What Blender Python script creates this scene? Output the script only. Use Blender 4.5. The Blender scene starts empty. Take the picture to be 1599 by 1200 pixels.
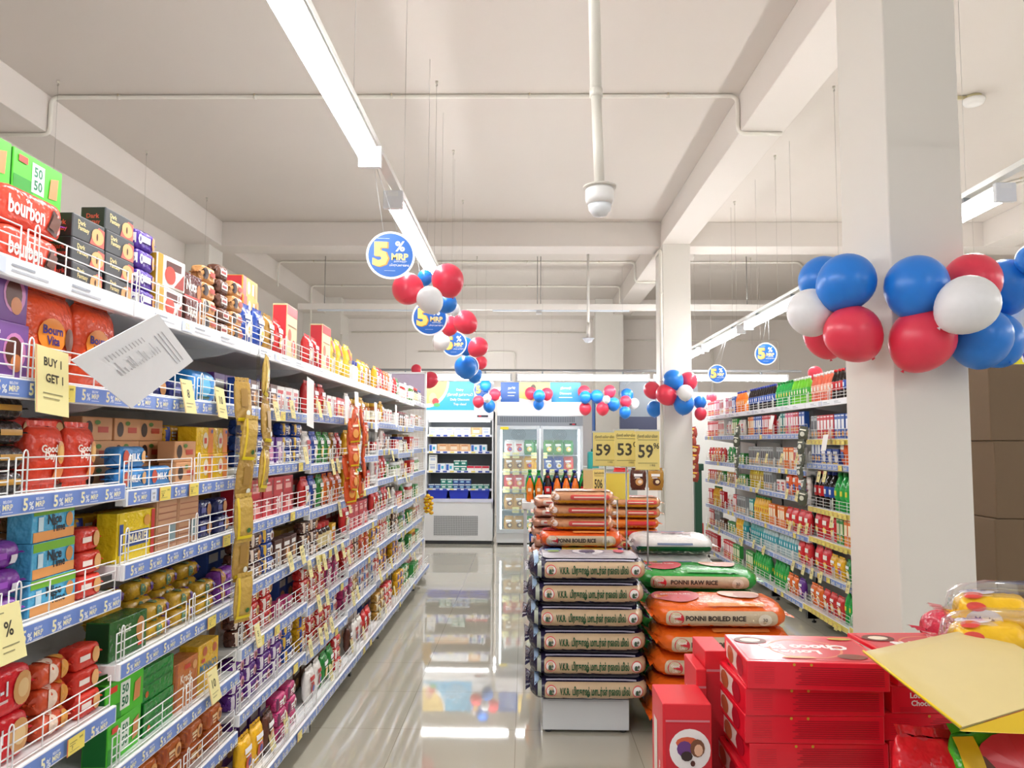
import bpy, bmesh, math, random
from mathutils import Vector, Matrix, Euler
random.seed(7)
SC = bpy.context.scene
COL = SC.collection
PI = math.pi
R = math.radians

# ------------------------------------------------------------------ camera, world, exposure
CAM_LOC = Vector((0, 0, 1.5))
CAM_M = (Matrix.Rotation(R(.95), 3, 'Z') @ Matrix.Rotation(PI/2 + R(4.3), 3, 'X') @ Matrix.Rotation(R(.3), 3, 'Z'))
cd = bpy.data.cameras.new('camera'); cam = bpy.data.objects.new('camera', cd); COL.objects.link(cam)
cam.location = CAM_LOC; cam.rotation_euler = CAM_M.to_euler()
cd.sensor_fit = 'HORIZONTAL'; cd.sensor_width = 36.0; cd.lens = 36.0*1200/1599; cd.clip_start = .05; cd.clip_end = 100
SC.camera = cam
w = bpy.data.worlds.new('world'); SC.world = w; w.use_nodes = True
bg = w.node_tree.nodes['Background']; bg.inputs[0].default_value = (.93, .96, 1, 1); bg.inputs[1].default_value = .4
SC.view_settings.view_transform = 'Standard'; SC.view_settings.look = 'None'
SC.view_settings.exposure = 0.55; SC.view_settings.gamma = 1; SC.view_settings.use_curve_mapping = False
TUBE = 30.0          # emission of the tube lenses

def at(px, py, Y):                       # the point of the place that the photo shows at px, py on the plane y = Y
    r = CAM_M @ Vector(((px-799.5)/1200, (600-py)/1200, -1))
    return CAM_LOC + r*(Y/r.y)
def atX(px, py, X):
    r = CAM_M @ Vector(((px-799.5)/1200, (600-py)/1200, -1))
    return CAM_LOC + r*(X/r.x)

# ------------------------------------------------------------------ materials
MATS = {}
def lin(h):
    c = [int(h[i:i+2], 16)/255 for i in (0, 2, 4)]
    return [x/12.92 if x <= .04045 else ((x+.055)/1.055)**2.4 for x in c] + [1]
def M(h, kind='plastic'):
    k = h + kind
    if k in MATS: return MATS[k]
    m = bpy.data.materials.new(kind + '_' + h); MATS[k] = m; m.use_nodes = True
    n = m.node_tree; b = n.nodes['Principled BSDF']
    b.inputs['Base Color'].default_value = lin(h)
    def noise(scale, strength, detail=2, dist=.01):
        tc = n.nodes.new('ShaderNodeTexCoord'); nz = n.nodes.new('ShaderNodeTexNoise'); bp = n.nodes.new('ShaderNodeBump')
        nz.inputs['Scale'].default_value = scale; nz.inputs['Detail'].default_value = detail
        bp.inputs['Strength'].default_value = strength; bp.inputs['Distance'].default_value = dist
        n.links.new(tc.outputs['Object'], nz.inputs['Vector']); n.links.new(nz.outputs['Fac'], bp.inputs['Height'])
        n.links.new(bp.outputs['Normal'], b.inputs['Normal']); return nz
    def mottle(scale, amt):
        tc = n.nodes.new('ShaderNodeTexCoord'); nz = n.nodes.new('ShaderNodeTexNoise'); mx = n.nodes.new('ShaderNodeMix')
        mx.data_type = 'RGBA'; nz.inputs['Scale'].default_value = scale; nz.inputs['Detail'].default_value = 4
        c = lin(h); mx.inputs[6].default_value = [x*(1-amt) for x in c[:3]]+[1]; mx.inputs[7].default_value = [min(1, x*(1+amt)) for x in c[:3]]+[1]
        n.links.new(tc.outputs['Object'], nz.inputs['Vector']); n.links.new(nz.outputs['Fac'], mx.inputs[0])
        n.links.new(mx.outputs[2], b.inputs['Base Color'])
    if kind == 'plastic': b.inputs['Roughness'].default_value = .35; mottle(30, .03)
    elif kind == 'card': b.inputs['Roughness'].default_value = .42; mottle(20, .03)
    elif kind == 'gloss': b.inputs['Roughness'].default_value = .28; b.inputs['Coat Weight'].default_value = .25; b.inputs['Coat Roughness'].default_value = .1; noise(6, .12); 
    elif kind == 'paper': b.inputs['Roughness'].default_value = .8; mottle(20, .02)
    elif kind == 'foil': b.inputs['Roughness'].default_value = .22; noise(45, .6)
    elif kind == 'sack': b.inputs['Roughness'].default_value = .2; noise(26, .7, 4)
    elif kind == 'wall': b.inputs['Roughness'].default_value = .75; noise(3, .12); mottle(.7, .03)
    elif kind == 'metal': b.inputs['Roughness'].default_value = .3; b.inputs['Metallic'].default_value = .85; mottle(9, .03)
    elif kind == 'paint': b.inputs['Roughness'].default_value = .4; mottle(6, .02)
    elif kind == 'balloon':
        b.inputs['Roughness'].default_value = .32; b.inputs['Subsurface Weight'].default_value = .15
        b.inputs['Subsurface Radius'].default_value = (.05, .05, .05); mottle(4, .04)
    elif kind == 'clear':
        b.inputs['Roughness'].default_value = .08; b.inputs['Transmission Weight'].default_value = 1; b.inputs['IOR'].default_value = 1.3; b.inputs['Alpha'].default_value = .35
        mottle(9, .02)
    elif kind == 'glass':
        b.inputs['Roughness'].default_value = .03; b.inputs['Alpha'].default_value = .16; b.inputs['Metallic'].default_value = .2; mottle(2, .01)
    elif kind == 'liquid':
        b.inputs['Roughness'].default_value = .12; mottle(15, .05)
    elif kind == 'lamp':
        b.inputs['Emission Color'].default_value = lin(h); b.inputs['Emission Strength'].default_value = TUBE; mottle(5, .01)
    elif kind == 'lamp_soft':
        b.inputs['Emission Color'].default_value = lin(h); b.inputs['Emission Strength'].default_value = 5; mottle(5, .01)
    return m

def floor_mat():
    m = bpy.data.materials.new('polished_tile'); m.use_nodes = True
    n = m.node_tree; b = n.nodes['Principled BSDF']
    tc = n.nodes.new('ShaderNodeTexCoord'); mp = n.nodes.new('ShaderNodeMapping'); br = n.nodes.new('ShaderNodeTexBrick')
    br.offset = 0; br.squash = 1
    br.inputs['Scale'].default_value = 1; br.inputs['Brick Width'].default_value = .6; br.inputs['Row Height'].default_value = .6
    br.inputs['Mortar Size'].default_value = .0018; br.inputs['Mortar Smooth'].default_value = .1
    br.inputs['Color1'].default_value = lin('bdb8a8'); br.inputs['Color2'].default_value = lin('b9b4a4'); br.inputs['Mortar'].default_value = lin('968f80')
    mp.inputs['Location'].default_value = (.04, .07, 0)
    n.links.new(tc.outputs['Object'], mp.inputs[0]); n.links.new(mp.outputs[0], br.inputs['Vector'])
    n.links.new(br.outputs['Color'], b.inputs['Base Color'])
    nz = n.nodes.new('ShaderNodeTexNoise'); nz.inputs['Scale'].default_value = 1.3
    bp = n.nodes.new('ShaderNodeBump'); bp.inputs['Strength'].default_value = .03; bp.inputs['Distance'].default_value = .02
    n.links.new(tc.outputs['Object'], nz.inputs['Vector']); n.links.new(nz.outputs['Fac'], bp.inputs['Height'])
    n.links.new(bp.outputs['Normal'], b.inputs['Normal'])
    b.inputs['Roughness'].default_value = .035; b.inputs['IOR'].default_value = 1.75; b.inputs['Coat Weight'].default_value = .4; b.inputs['Coat Roughness'].default_value = .015
    return m

# ------------------------------------------------------------------ text cache
TXT = {}
def text_mesh(s, bold=.0, spacing=1.0):
    k = (s, bold, spacing)
    if k in TXT: return TXT[k]
    cu = bpy.data.curves.new('t', 'FONT'); cu.body = s; cu.size = 1; cu.offset = bold; cu.resolution_u = 2; cu.space_character = spacing
    cu.align_x = 'CENTER'
    o = bpy.data.objects.new('t', cu); COL.objects.link(o)
    dg = bpy.context.evaluated_depsgraph_get(); ev = o.evaluated_get(dg); me = ev.to_mesh()
    V = [(v.co.x, v.co.y) for v in me.vertices]; Fc = [tuple(p.vertices) for p in me.polygons]
    ev.to_mesh_clear(); bpy.data.objects.remove(o); bpy.data.curves.remove(cu)
    if V:
        x0 = min(v[0] for v in V); x1 = max(v[0] for v in V); y0 = min(v[1] for v in V); y1 = max(v[1] for v in V)
        V = [(x-(x0+x1)/2, y-(y0+y1)/2) for x, y in V]
        TXT[k] = (V, Fc, x1-x0, y1-y0)
    else: TXT[k] = ([], [], 1, 1)
    return TXT[k]

# ------------------------------------------------------------------ mesh builder
class MB:
    def __init__(s): s.v = []; s.f = []; s.mi = []; s.ms = []; s.sm = []
    def m(s, mat):
        if isinstance(mat, str): mat = M(mat)
        if mat not in s.ms: s.ms.append(mat)
        return s.ms.index(mat)
    def add(s, V, Fc, mat, smooth=False):
        b = len(s.v); i = s.m(mat); s.v += [tuple(v) for v in V]
        for f in Fc: s.f.append(tuple(b+k for k in f)); s.mi.append(i); s.sm.append(smooth)
    def box(s, x0, y0, z0, x1, y1, z1, mat, bev=0):
        if bev <= 0:
            V = [(x, y, z) for z in (z0, z1) for y in (y0, y1) for x in (x0, x1)]
            s.add(V, [(0, 2, 3, 1), (4, 5, 7, 6), (0, 1, 5, 4), (2, 6, 7, 3), (0, 4, 6, 2), (1, 3, 7, 5)], mat); return
        bm = bmesh.new(); bmesh.ops.create_cube(bm, size=1)
        for v in bm.verts: v.co = ((x0+x1)/2+v.co.x*(x1-x0), (y0+y1)/2+v.co.y*(y1-y0), (z0+z1)/2+v.co.z*(z1-z0))
        bmesh.ops.bevel(bm, geom=bm.edges[:], offset=bev, segments=2, affect='EDGES', profile=.5)
        bm.verts.index_update()
        s.add([v.co[:] for v in bm.verts], [tuple(v.index for v in f.verts) for f in bm.faces], mat); bm.free()
    def tube(s, pts, r, mat, n=6, closed=False, smooth=True):
        P = [Vector(p) for p in pts]; rings = []; L = len(P)
        for i, p in enumerate(P):
            if closed: d = (P[(i+1) % L]-P[i-1])
            else: d = (P[min(i+1, L-1)]-P[max(i-1, 0)])
            d.normalize(); u = d.orthogonal() if i == 0 else (pu - d*pu.dot(d))
            u.normalize(); pu = u; w2 = d.cross(u)
            rr = r[i] if isinstance(r, (list, tuple)) else r
            rings.append([p + u*math.cos(2*PI*k/n)*rr + w2*math.sin(2*PI*k/n)*rr for k in range(n)])
        V = [v for rg in rings for v in rg]; Fc = []
        for i in range(L if closed else L-1):
            j = (i+1) % L
            for k in range(n): Fc.append((i*n+k, i*n+(k+1) % n, j*n+(k+1) % n, j*n+k))
        if not closed: Fc += [tuple(range(n))[::-1], tuple((L-1)*n+k for k in range(n))]
        s.add(V, Fc, mat, smooth)
    def lathe(s, prof, mat, c=(0, 0, 0), n=16, smooth=True, cap=True):
        V = []; Fc = []
        for r, z in prof:
            V += [(c[0]+r*math.cos(2*PI*k/n), c[1]+r*math.sin(2*PI*k/n), c[2]+z) for k in range(n)]
        for i in range(len(prof)-1):
            for k in range(n): Fc.append((i*n+k, i*n+(k+1) % n, (i+1)*n+(k+1) % n, (i+1)*n+k))
        if cap: Fc += [tuple(range(n))[::-1], tuple((len(prof)-1)*n+k for k in range(n))]
        s.add(V, Fc, mat, smooth)
    def mesh(s, name):
        me = bpy.data.meshes.new(name); me.from_pydata(s.v, [], s.f)
        for m in s.ms: me.materials.append(m)
        me.polygons.foreach_set('material_index', s.mi); me.polygons.foreach_set('use_smooth', s.sm); me.update()
        return me
    def obj(s, name, parent=None, loc=(0, 0, 0), rz=0, label=None, rot=None):
        o = bpy.data.objects.new(name, s.mesh(name)); COL.objects.link(o); o.location = loc
        o.rotation_euler = rot if rot else (0, 0, rz)
        if parent: o.parent = parent
        if label: o['label'] = label
        return o
    def move(s, dx, dy, dz): s.v = [(x+dx, y+dy, z+dz) for x, y, z in s.v]
    def xf(s, mat): s.v = [tuple(mat @ Vector(v)) for v in s.v]

class Dec:                                  # printed pattern laid on a surface: fn(u, v, lift) -> point
    def __init__(s, mb, fn, o=.0008, st=.0004): s.mb = mb; s.fn = fn; s.o = o; s.st = st
    def _n(s): s.o += s.st; return s.o
    def rect(s, x0, y0, x1, y1, c, nx=1, ny=1, kind='plastic'):
        o = s._n(); V = [s.fn(x0+(x1-x0)*i/nx, y0+(y1-y0)*j/ny, o) for j in range(ny+1) for i in range(nx+1)]
        Fc = [(j*(nx+1)+i, j*(nx+1)+i+1, (j+1)*(nx+1)+i+1, (j+1)*(nx+1)+i) for j in range(ny) for i in range(nx)]
        s.mb.add(V, Fc, M(c, kind), nx*ny > 1)
    def ell(s, cx, cy, rx, ry, c, n=16, kind='plastic'):
        o = s._n(); V = [s.fn(cx, cy, o)] + [s.fn(cx+rx*math.cos(2*PI*k/n), cy+ry*math.sin(2*PI*k/n), o) for k in range(n)]
        s.mb.add(V, [(0, 1+k, 1+(k+1) % n) for k in range(n)], M(c, kind))
    def poly(s, pts, c, kind='plastic'):
        o = s._n(); s.mb.add([s.fn(x, y, o) for x, y in pts], [tuple(range(len(pts)))], M(c, kind))
    def ring(s, cx, cy, r0, r1, c, n=24):
        o = s._n(); V = []
        for k in range(n):
            a = 2*PI*k/n; V += [s.fn(cx+r0*math.cos(a), cy+r0*math.sin(a), o), s.fn(cx+r1*math.cos(a), cy+r1*math.sin(a), o)]
        s.mb.add(V, [(2*k, 2*k+1, (2*k+3) % (2*n), (2*k+2) % (2*n)) for k in range(n)], M(c))
    def text(s, t, cx, cy, h, c, bold=.02, wmax=None, rot=0, flip=False):
        V, Fc, tw, th = text_mesh(t, bold)
        if not V: return
        o = s._n(); k = h/.73; kx = k
        if wmax and tw*k > wmax: kx = wmax/tw
        ca, sa = math.cos(rot), math.sin(rot); P = []
        for x, y in V:
            x, y = x*kx, y*k
            P.append(s.fn(cx+x*ca-y*sa, cy+x*sa+y*ca, o))
        s.mb.add(P, Fc, M(c))

def pillow(mb, L, D, C, mat, n=4, ea=.5, ep=6, axis='x', fin=.0, crk=.0012, nu=18, nt=20, seed=0, finmat=None):
    """bag closed at both ends of its long axis; returns fn for its front (-y) face and its top face"""
    rnd = random.Random(seed*31+5); body = L-2*fin
    def sc(t): return max(.05, (1-min(1, abs(t))**ep)**ea)
    def pos(a, b, c): return (a, b, c) if axis == 'x' else (c, b, a)
    V = []; Fc = []; us = [math.sin(PI/2*(-1+2*i/nu))*.55+(-1+2*i/nu)*.45 for i in range(nu+1)]
    for u in us:
        s = sc(u)
        for k in range(nt):
            a = 2*PI*k/nt; ca, sa = math.cos(a), math.sin(a)
            q = crk*rnd.uniform(-1, 1)
            b_ = (D/2*(.25+.75*s) if axis == 'x' and s > .05 else D/2*s)*math.copysign(abs(ca)**(2/n), ca)
            c_ = C/2*(s if axis == 'x' else (.8+.2*s))*math.copysign(abs(sa)**(2/n), sa)
            V.append(pos(u*body/2+q, b_+q, c_+q))
    for i in range(nu):
        for k in range(nt):
            f = (i*nt+k, (i+1)*nt+k, (i+1)*nt+(k+1) % nt, i*nt+(k+1) % nt)
            Fc.append(f if axis == 'z' else f)
    Fc += [tuple(range(nt))[::-1], tuple(nu*nt+k for k in range(nt))]
    mb.add(V, Fc, mat, True)
    if fin > 0:
        fm = finmat or mat
        for sg in (-1, 1):
            e0 = sg*(body/2-.004); e1 = sg*L/2; w = (D/2*.9 if axis == 'x' else C/2*.8)
            K = 8; W0 = []; W1 = []
            for k in range(K+1):
                t = -1+2*k/K; z = .0018*(1 if k % 2 else -1)
                if axis == 'x': W0.append((e0, t*w*.7, z)); W1.append((e1, t*w, z+.001))
                else: W0.append((t*w, z, e0)); W1.append((t*w*1.08, z+.001, e1))
            mb.add(W0+W1, [(k, k+1, K+2+k, K+1+k) for k in range(K)], fm, False)
    def F(u, v, o):
        a, c = (u, v) if axis == 'x' else (v, u)
        s = sc(2*a/body); cm = C/2*(s if axis == 'x' else (.8+.2*s)); dm = (D/2*(.25+.75*s) if axis == 'x' else D/2*s)
        t = min(.999, abs(c)/max(cm, 1e-4))
        y = -dm*(1-t**n)**(1/n) - o - crk*.8
        return (u, y, v)
    def T(u, v, o):                          # top face, v runs front to back
        s = sc(2*u/body); cm = C/2*s; dm = D/2*(.25+.75*s)
        t = min(.999, abs(v)/max(dm, 1e-4))
        return (u, v, cm*(1-t**n)**(1/n) + o + crk*.8)
    return F, T

def spec_draw(d, W, H, spec):
    for it in spec:
        k = it[0]
        if k == 'r': d.rect(it[1]*W, it[2]*H, it[3]*W, it[4]*H, it[5], 4, 3)
        elif k == 'e': d.ell(it[1]*W, it[2]*H, it[3]*W, it[4]*H, it[5])
        elif k == 't': d.text(it[1], it[2]*W, it[3]*H, it[4]*H, it[5], bold=.03, wmax=(it[6]*W if len(it) > 6 else W*.8))
        elif k == 'p': d.poly([(x*W, y*H) for x, y in it[1]], it[2])

# ------------------------------------------------------------------ tagging
def thing(name, label, cat, loc=(0, 0, 0), rz=0, group=None, rot=None):
    o = bpy.data.objects.new(name, None); COL.objects.link(o); o.empty_display_size = .05
    o.location = loc; o.rotation_euler = rot if rot else (0, 0, rz); o['label'] = label; o['category'] = cat
    if group: o['group'] = group
    return o
def tag(o, label, cat, group=None):
    o['label'] = label; o['category'] = cat
    if group: o['group'] = group
    return o
def struct(name, mb, loc=(0, 0, 0)):
    o = mb.obj(name, loc=loc); o['kind'] = 'structure'; return o
def dup(root, loc, rz=None, label=None, group=None, rot=None):
    r = root.copy(); COL.objects.link(r); r.location = loc
    if rz is not None: r.rotation_euler = (0, 0, rz)
    if rot is not None: r.rotation_euler = rot
    if label: r['label'] = label
    if group: r['group'] = group
    for ch in root.children:
        c = ch.copy(); COL.objects.link(c); c.parent = r
        for g in ch.children:
            e = g.copy(); COL.objects.link(e); e.parent = c
    return r
ORD = 'first second third fourth fifth sixth seventh eighth ninth tenth eleventh twelfth thirteenth fourteenth fifteenth sixteenth seventeenth eighteenth nineteenth twentieth twenty-first twenty-second twenty-third twenty-fourth twenty-fifth'.split()

# ------------------------------------------------------------------ the shell
HC, HB = 4.36, 4.04
XL, XR, YB, YF = -4.42, 8.0, 15.8, -2.6
b = MB(); b.box(XL-.2, YF, -.1, XR+.2, YB+.2, 0, floor_mat()); struct('floor', b)
WALL = M('e4ddd6', 'wall'); CEIL = M('d8d0c8', 'wall')
b = MB(); b.box(XL-.2, YF, HC, XR+.2, YB+.2, HC+.15, CEIL); struct('ceiling', b)
b = MB(); b.box(XL-.2, YF, 0, XL, YB, HC, WALL); struct('wall_left', b)
b = MB(); b.box(XR, YF, 0, XR+.2, YB, HC, WALL); struct('wall_right', b)
b = MB(); b.box(XL-.2, YB, 0, XR+.2, YB+.2, HC, WALL); struct('wall_back', b)
def beam(name, x0, y0, x1, y1, hb=HB): b = MB(); b.box(x0, y0, hb, x1, y1, HC, WALL, .006); struct(name, b)
beam('ceiling_beam', 1.755, YF, 2.11, 9.83); beam('ceiling_beam', 1.755, 10.25, 2.11, 15.3)
beam('ceiling_beam', -4.42, YF, -3.97, 9.83); beam('ceiling_beam', -4.42, 10.25, -3.97, 15.3)
beam('ceiling_beam', XL, 9.83, XR, 10.25, HB-.004); beam('ceiling_beam', XL, 15.3, XR, 15.8, HB-.004)
beam('ceiling_beam', 5.9, YF, 6.3, 9.83)
def column(x0, y0, x1, y1, h=HC):
    b = MB(); b.box(x0, y0, 0, x1, y1, h, M('e6e2da', 'wall'), .008); return struct('pillar', b)
column(1.722, 3.6, 2.07, 4.14, HC); column(1.758, 9.72, 2.112, 10.25)
column(1.40, 15.2, 1.96, 15.8); column(-4.42, 15.1, -3.66, 15.8)
column(-4.42, 9.75, -4.1, 10.2)
# half wall and dark opening at the far right of the aisle
b = MB(); b.box(2.62, 12.2, 0, 3.6, 12.3, 2.3, M('c9c8c4', 'wall')); struct('wall_partition', b)
b = MB(); b.box(1.97, 12.9, 0, 2.9, 12.98, 2.5, M('8b8f94', 'paint')); struct('door_1', b)
b = MB(); b.box(1.56, 12.6, 0, 2.25, 12.68, 1.6, WALL); b.box(1.56, 12.6, 1.6, 2.25, 12.68, 1.92, M('2c3350', 'paint')); b.box(1.56, 12.6, 1.92, 2.25, 12.68, 2.5, M('7d858e', 'plastic')); b.box(1.53, 12.58, 1.57, 2.28, 12.7, 1.6, M('d8d8d8', 'paint')); b.box(1.53, 12.58, 2.5, 2.28, 12.7, 2.54, M('d8d8d8', 'paint')); struct('window_1', b)

# ------------------------------------------------------------------ conduits, wires, ceiling fixtures
def conduit(pts, label, r=.017, clips=()):
    t = thing('conduit', label, 'pipe', pts[0]); P = [Vector(p) for p in pts]; S = [P[0]]
    for i in range(1, len(P)-1):
        a = (P[i-1]-P[i]).normalized(); c = (P[i+1]-P[i]).normalized(); q = min(.07, (P[i-1]-P[i]).length*.4, (P[i+1]-P[i]).length*.4)
        for k in range(6):
            w_ = k/5; S.append((P[i]+a*q)*(1-w_)**2+P[i]*2*w_*(1-w_)+(P[i]+c*q)*w_**2)
    S.append(P[-1]); o0 = P[0]
    m_ = MB(); m_.tube([p-o0 for p in S], r, M('eeeae0', 'paint'), 8); m_.obj('pipe', t)
    for i in range(len(P)-1):
        L = (P[i+1]-P[i]).length; nn = int(L/1.1)
        for k in range(nn):
            c = P[i].lerp(P[i+1], (k+.5)/nn)-o0; d = (P[i+1]-P[i]).normalized()
            m_ = MB(); m_.tube([c-d*.011, c+d*.011], r+.005, M('e6e2d8', 'paint'), 8)
            m_.box(c.x-.005-.02*abs(d.y), c.y-.005-.02*abs(d.x), c.z, c.x+.005+.02*abs(d.y), c.y+.005+.02*abs(d.x), c.z+r+.003, M('c9b79a', 'paint'))
            m_.obj('clip', t)
    return t
z_ = HC-.018
conduit([(-4.44+.05, 6.14, HB-.02), (-3.95, 6.14, HB-.02), (-3.95, 6.14, z_), (1.735, 6.14, z_), (1.735, 6.14, HB-.02), (2.09, 6.14, HB-.02)], 'cream conduit crossing the ceiling nearest the camera and wrapping both beams')
conduit([(-3.93, 12.0, HB-.1), (-3.93, 12.0, z_), (1.73, 12.0, z_), (1.73, 12.0, HB-.02), (2.1, 12.0, HB-.02)], 'cream conduit behind the cross beam, the nearer of two in the second bay')
conduit([(-3.93, 13.9, 3.4), (-3.93, 13.9, z_), (1.73, 13.9, z_), (1.73, 13.9, HB-.02)], 'cream conduit in the second ceiling bay, the one nearer the end wall')
conduit([(2.15, 12.0, z_-.0), (4.3, 12.0, z_), (4.6, 12.5, z_)], 'cream conduit on the ceiling right of the far pillar')
for dx, nm in ((0, 'left'), (.13, 'right')):
    conduit([(6.3+dx, 6.6, z_), (4.37+dx, 9.7, z_), (4.37+dx, 9.80, HB-.03), (4.2+dx, 9.98, HB-.03)], 'cream conduit of the pair running diagonally to the cross beam, %s one' % nm)
conduit([(1.74, 10.3, HB-.05), (1.725, 9.69, HB-.09), (1.725, 9.69, .6)], 'cream pipe running down beside the far pillar', .022)
conduit([(-3.6, 15.76, 3.75), (1.3, 15.76, 3.75)], 'thin conduit along the end wall above the coolers', .012)
conduit([(-2.2, 15.76, 3.35), (-.2, 15.76, 3.35), (-.2, 15.76, 2.4)], 'thin conduit bending down the end wall left of the pillar', .012)
conduit([(2.1, 15.76, 3.6), (5.2, 15.76, 3.6), (5.2, 15.76, 2.2)], 'thin conduit along the end wall above the drinks shelves', .012)
conduit([(3.85, 15.76, 3.5), (3.85, 15.76, 1.5)], 'thin vertical conduit down the end wall above the drinks shelves', .02)
conduit([(-3.62, 15.0, 3.6), (-3.62, 15.0, 2.0)], 'thin vertical conduit beside the left end pillar', .02)
def wire(x, y, z0, z1, label='thin steel wire hanging from the ceiling', hook=True, r=.0013):
    m_ = MB(); m_.tube([(0, 0, 0), (0, 0, z1-z0)], r, M('b4afa8', 'metal'), 5)
    o = m_.obj('hanging_wire', loc=(x, y, z0)); tag(o, label, 'wire', 'thin ceiling wires')
    if hook:
        h = MB(); h.lathe([(.012, 0), (.012, .02), (.004, .02)], M('d8d3c6', 'paint'), n=8); h.tube([(0, 0, 0), (.008, 0, -.014), (0, 0, -.024), (-.006, 0, -.014)], .003, M('b9b4aa', 'metal'), 5)
        h.obj('ceiling_hook', o, loc=(0, 0, z1-z0-.02))
    return o
def atC(px, py, z=HC):
    r = CAM_M @ Vector(((px-799.5)/1200, (600-py)/1200, -1)); return CAM_LOC + r*((z-1.5)/r.z)
for i, (px, py, zb, ds) in enumerate([(91, 126, 1.95, 'above the near biscuit bays'), (229, 236, 1.95, 'above the second biscuit bay'), (323, 309, 1.95, 'above the biscuit shelves, farthest'),
                     (682, 127, 2.2, 'nearest right of the main lights'), (708, 235, 2.6, 'second right of the main lights'), (723, 313, 2.75, 'third right of the main lights'),
                     (1302, 135, 2.85, 'left of the near pillar'), (1210, 243, 2.85, 'second row left of the near pillar'), (1147, 315, 2.85, 'third row left of the near pillar'), (745, 401, 3.0, 'behind the cross beam'), (1172, 402, 3.0, 'right of the far pillar')]):
    p = atC(px, py); wire(p.x, p.y, zb if i > 2 else 3.2, HC, 'thin steel wire hanging from a ceiling hook ' + ds)
# batten lights
def batten(L, label, group, n=1, W=.06, lamp='lamp'):
    """long y axis, hangs with its top at z=0"""
    t = thing('batten_light', label, 'light', group=group)
    m_ = MB(); m_.box(-W*.34, -L/2, -.035, W*.34, L/2, 0, M('f2f2f0', 'paint'), .004); m_.obj('housing', t)
    m_ = MB(); N = 10; V = []
    for yy in (-L/2+.03, L/2-.03):
        for k in range(N+1):
            a = PI-.5+(PI+1)*k/N; V.append((math.cos(a)*W*.5, yy, -.052+math.sin(a)*.038))
    m_.add(V, [(k, k+1, N+2+k, N+1+k) for k in range(N)]+[tuple(range(N+1)), tuple(range(N+1, 2*N+2))[::-1]], M('ffffff', lamp), True); m_.obj('lamp_tube', t, label='bright white glowing tube')
    for sg in (-1, 1):
        m_ = MB(); m_.box(-W*.56, sg*(L/2-.015)-.015, -.1, W*.56, sg*(L/2-.015)+.015, .001, M('e4e6ea', 'paint'), .004); m_.obj('end_cap', t)
    for sg in (-1, 1):
        m_ = MB(); m_.box(-.02, sg*L*.3-.01, 0, .02, sg*L*.3+.01, .03, M('9aa0a6', 'metal')); m_.tube([(0, sg*L*.3, .03), (0, sg*L*.3, HC-2.86)], .0014, M('c4c0ba', 'metal'), 5); m_.obj('suspension_wire', t)
    return t
def light_row(X, ys, L, where, z=2.86, W=.095):
    first = None
    for i, y in enumerate(ys):
        lb = 'white batten light, %s in the row %s' % (ORD[i], where)
        if first is None: first = batten(L, lb, 'batten lights %s' % where, W=W); first.location = (X, y, z)
        else: dup(first, (X, y, z), label=lb)
    rb = MB(); rb.box(-.025, ys[0]-L/2, 0, .025, ys[-1]+L/2, .03, M('e9e9e6', 'paint')); o = rb.obj('light_rail', loc=(X, 0, z+.031)); tag(o, 'white trunking rail above the lights %s' % where, 'rail')
light_row(-.72, [.50, 2.55, 5.0, 7.05], 1.85, 'above the main aisle')
light_row(2.5, [.4, 4.85, 7.68, 9.75, 11.8], 1.8, 'above the drinks shelves')
light_row(5.6, [0, 3, 6, 9], 1.8, 'in the far right aisle')
t = batten(1.85, 'white batten light across the store above the upright coolers, leftmost', 'batten lights above the coolers', W=.05); t.location = (-1.1, 10.6, 2.44); t.rotation_euler = (0, 0, PI/2)
for i, x in enumerate((.8, 2.7)):
    dup(t, (x, 10.6, 2.44), label=['white batten light across the store above the glass-door fridge', 'white batten light across the store behind the far pillar'][i])
for i, x in enumerate((-.95, -.1)): dup(t, (x, 14.2-i*1.1, 2.5-i*.18), label=['white batten light hidden behind the chiller header', 'white batten light hidden behind the fridge header'][i])  # two added fill lamps, out of view, that brighten the end wall
rb = MB(); rb.box(-2.2, -.025, 0, 3.8, .025, .03, M('8f9092', 'paint')); tag(rb.obj('light_rail', loc=(0, 10.6, 2.472)), 'grey trunking rail above the cross lights near the coolers', 'rail')
# unlit trunking hung across the store
t = thing('trunking', 'long white unlit light trunking hung across the store on rods', 'light', (0, 11.7, 3.52))
m_ = MB(); m_.box(-3.5, -.05, 0, 5.2, .05, .09, M('eeeae4', 'paint'), .004); m_.obj('housing', t)
m_ = MB(); m_.box(-.5, -.035, -.02, 1.6, .035, .0, M('dfe6ee', 'plastic'), .004); m_.obj('diffuser', t)
m_ = MB(); m_.box(-3.2, -.035, -.02, -.9, .035, .0, M('dfe6ee', 'plastic'), .004); m_.obj('diffuser', t)
for x in (-3.1, .19, .24, 3.4):
    m_ = MB(); m_.tube([(x, 0, .05), (x, 0, HC-3.52)], .006, M('9b9a96', 'metal'), 6); m_.obj('rod', t)
m_ = MB(); m_.box(.17, -.06, -.06, .26, .06, -.02, M('dcdcdc', 'metal'), .005); m_.obj('clamp', t)
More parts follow.
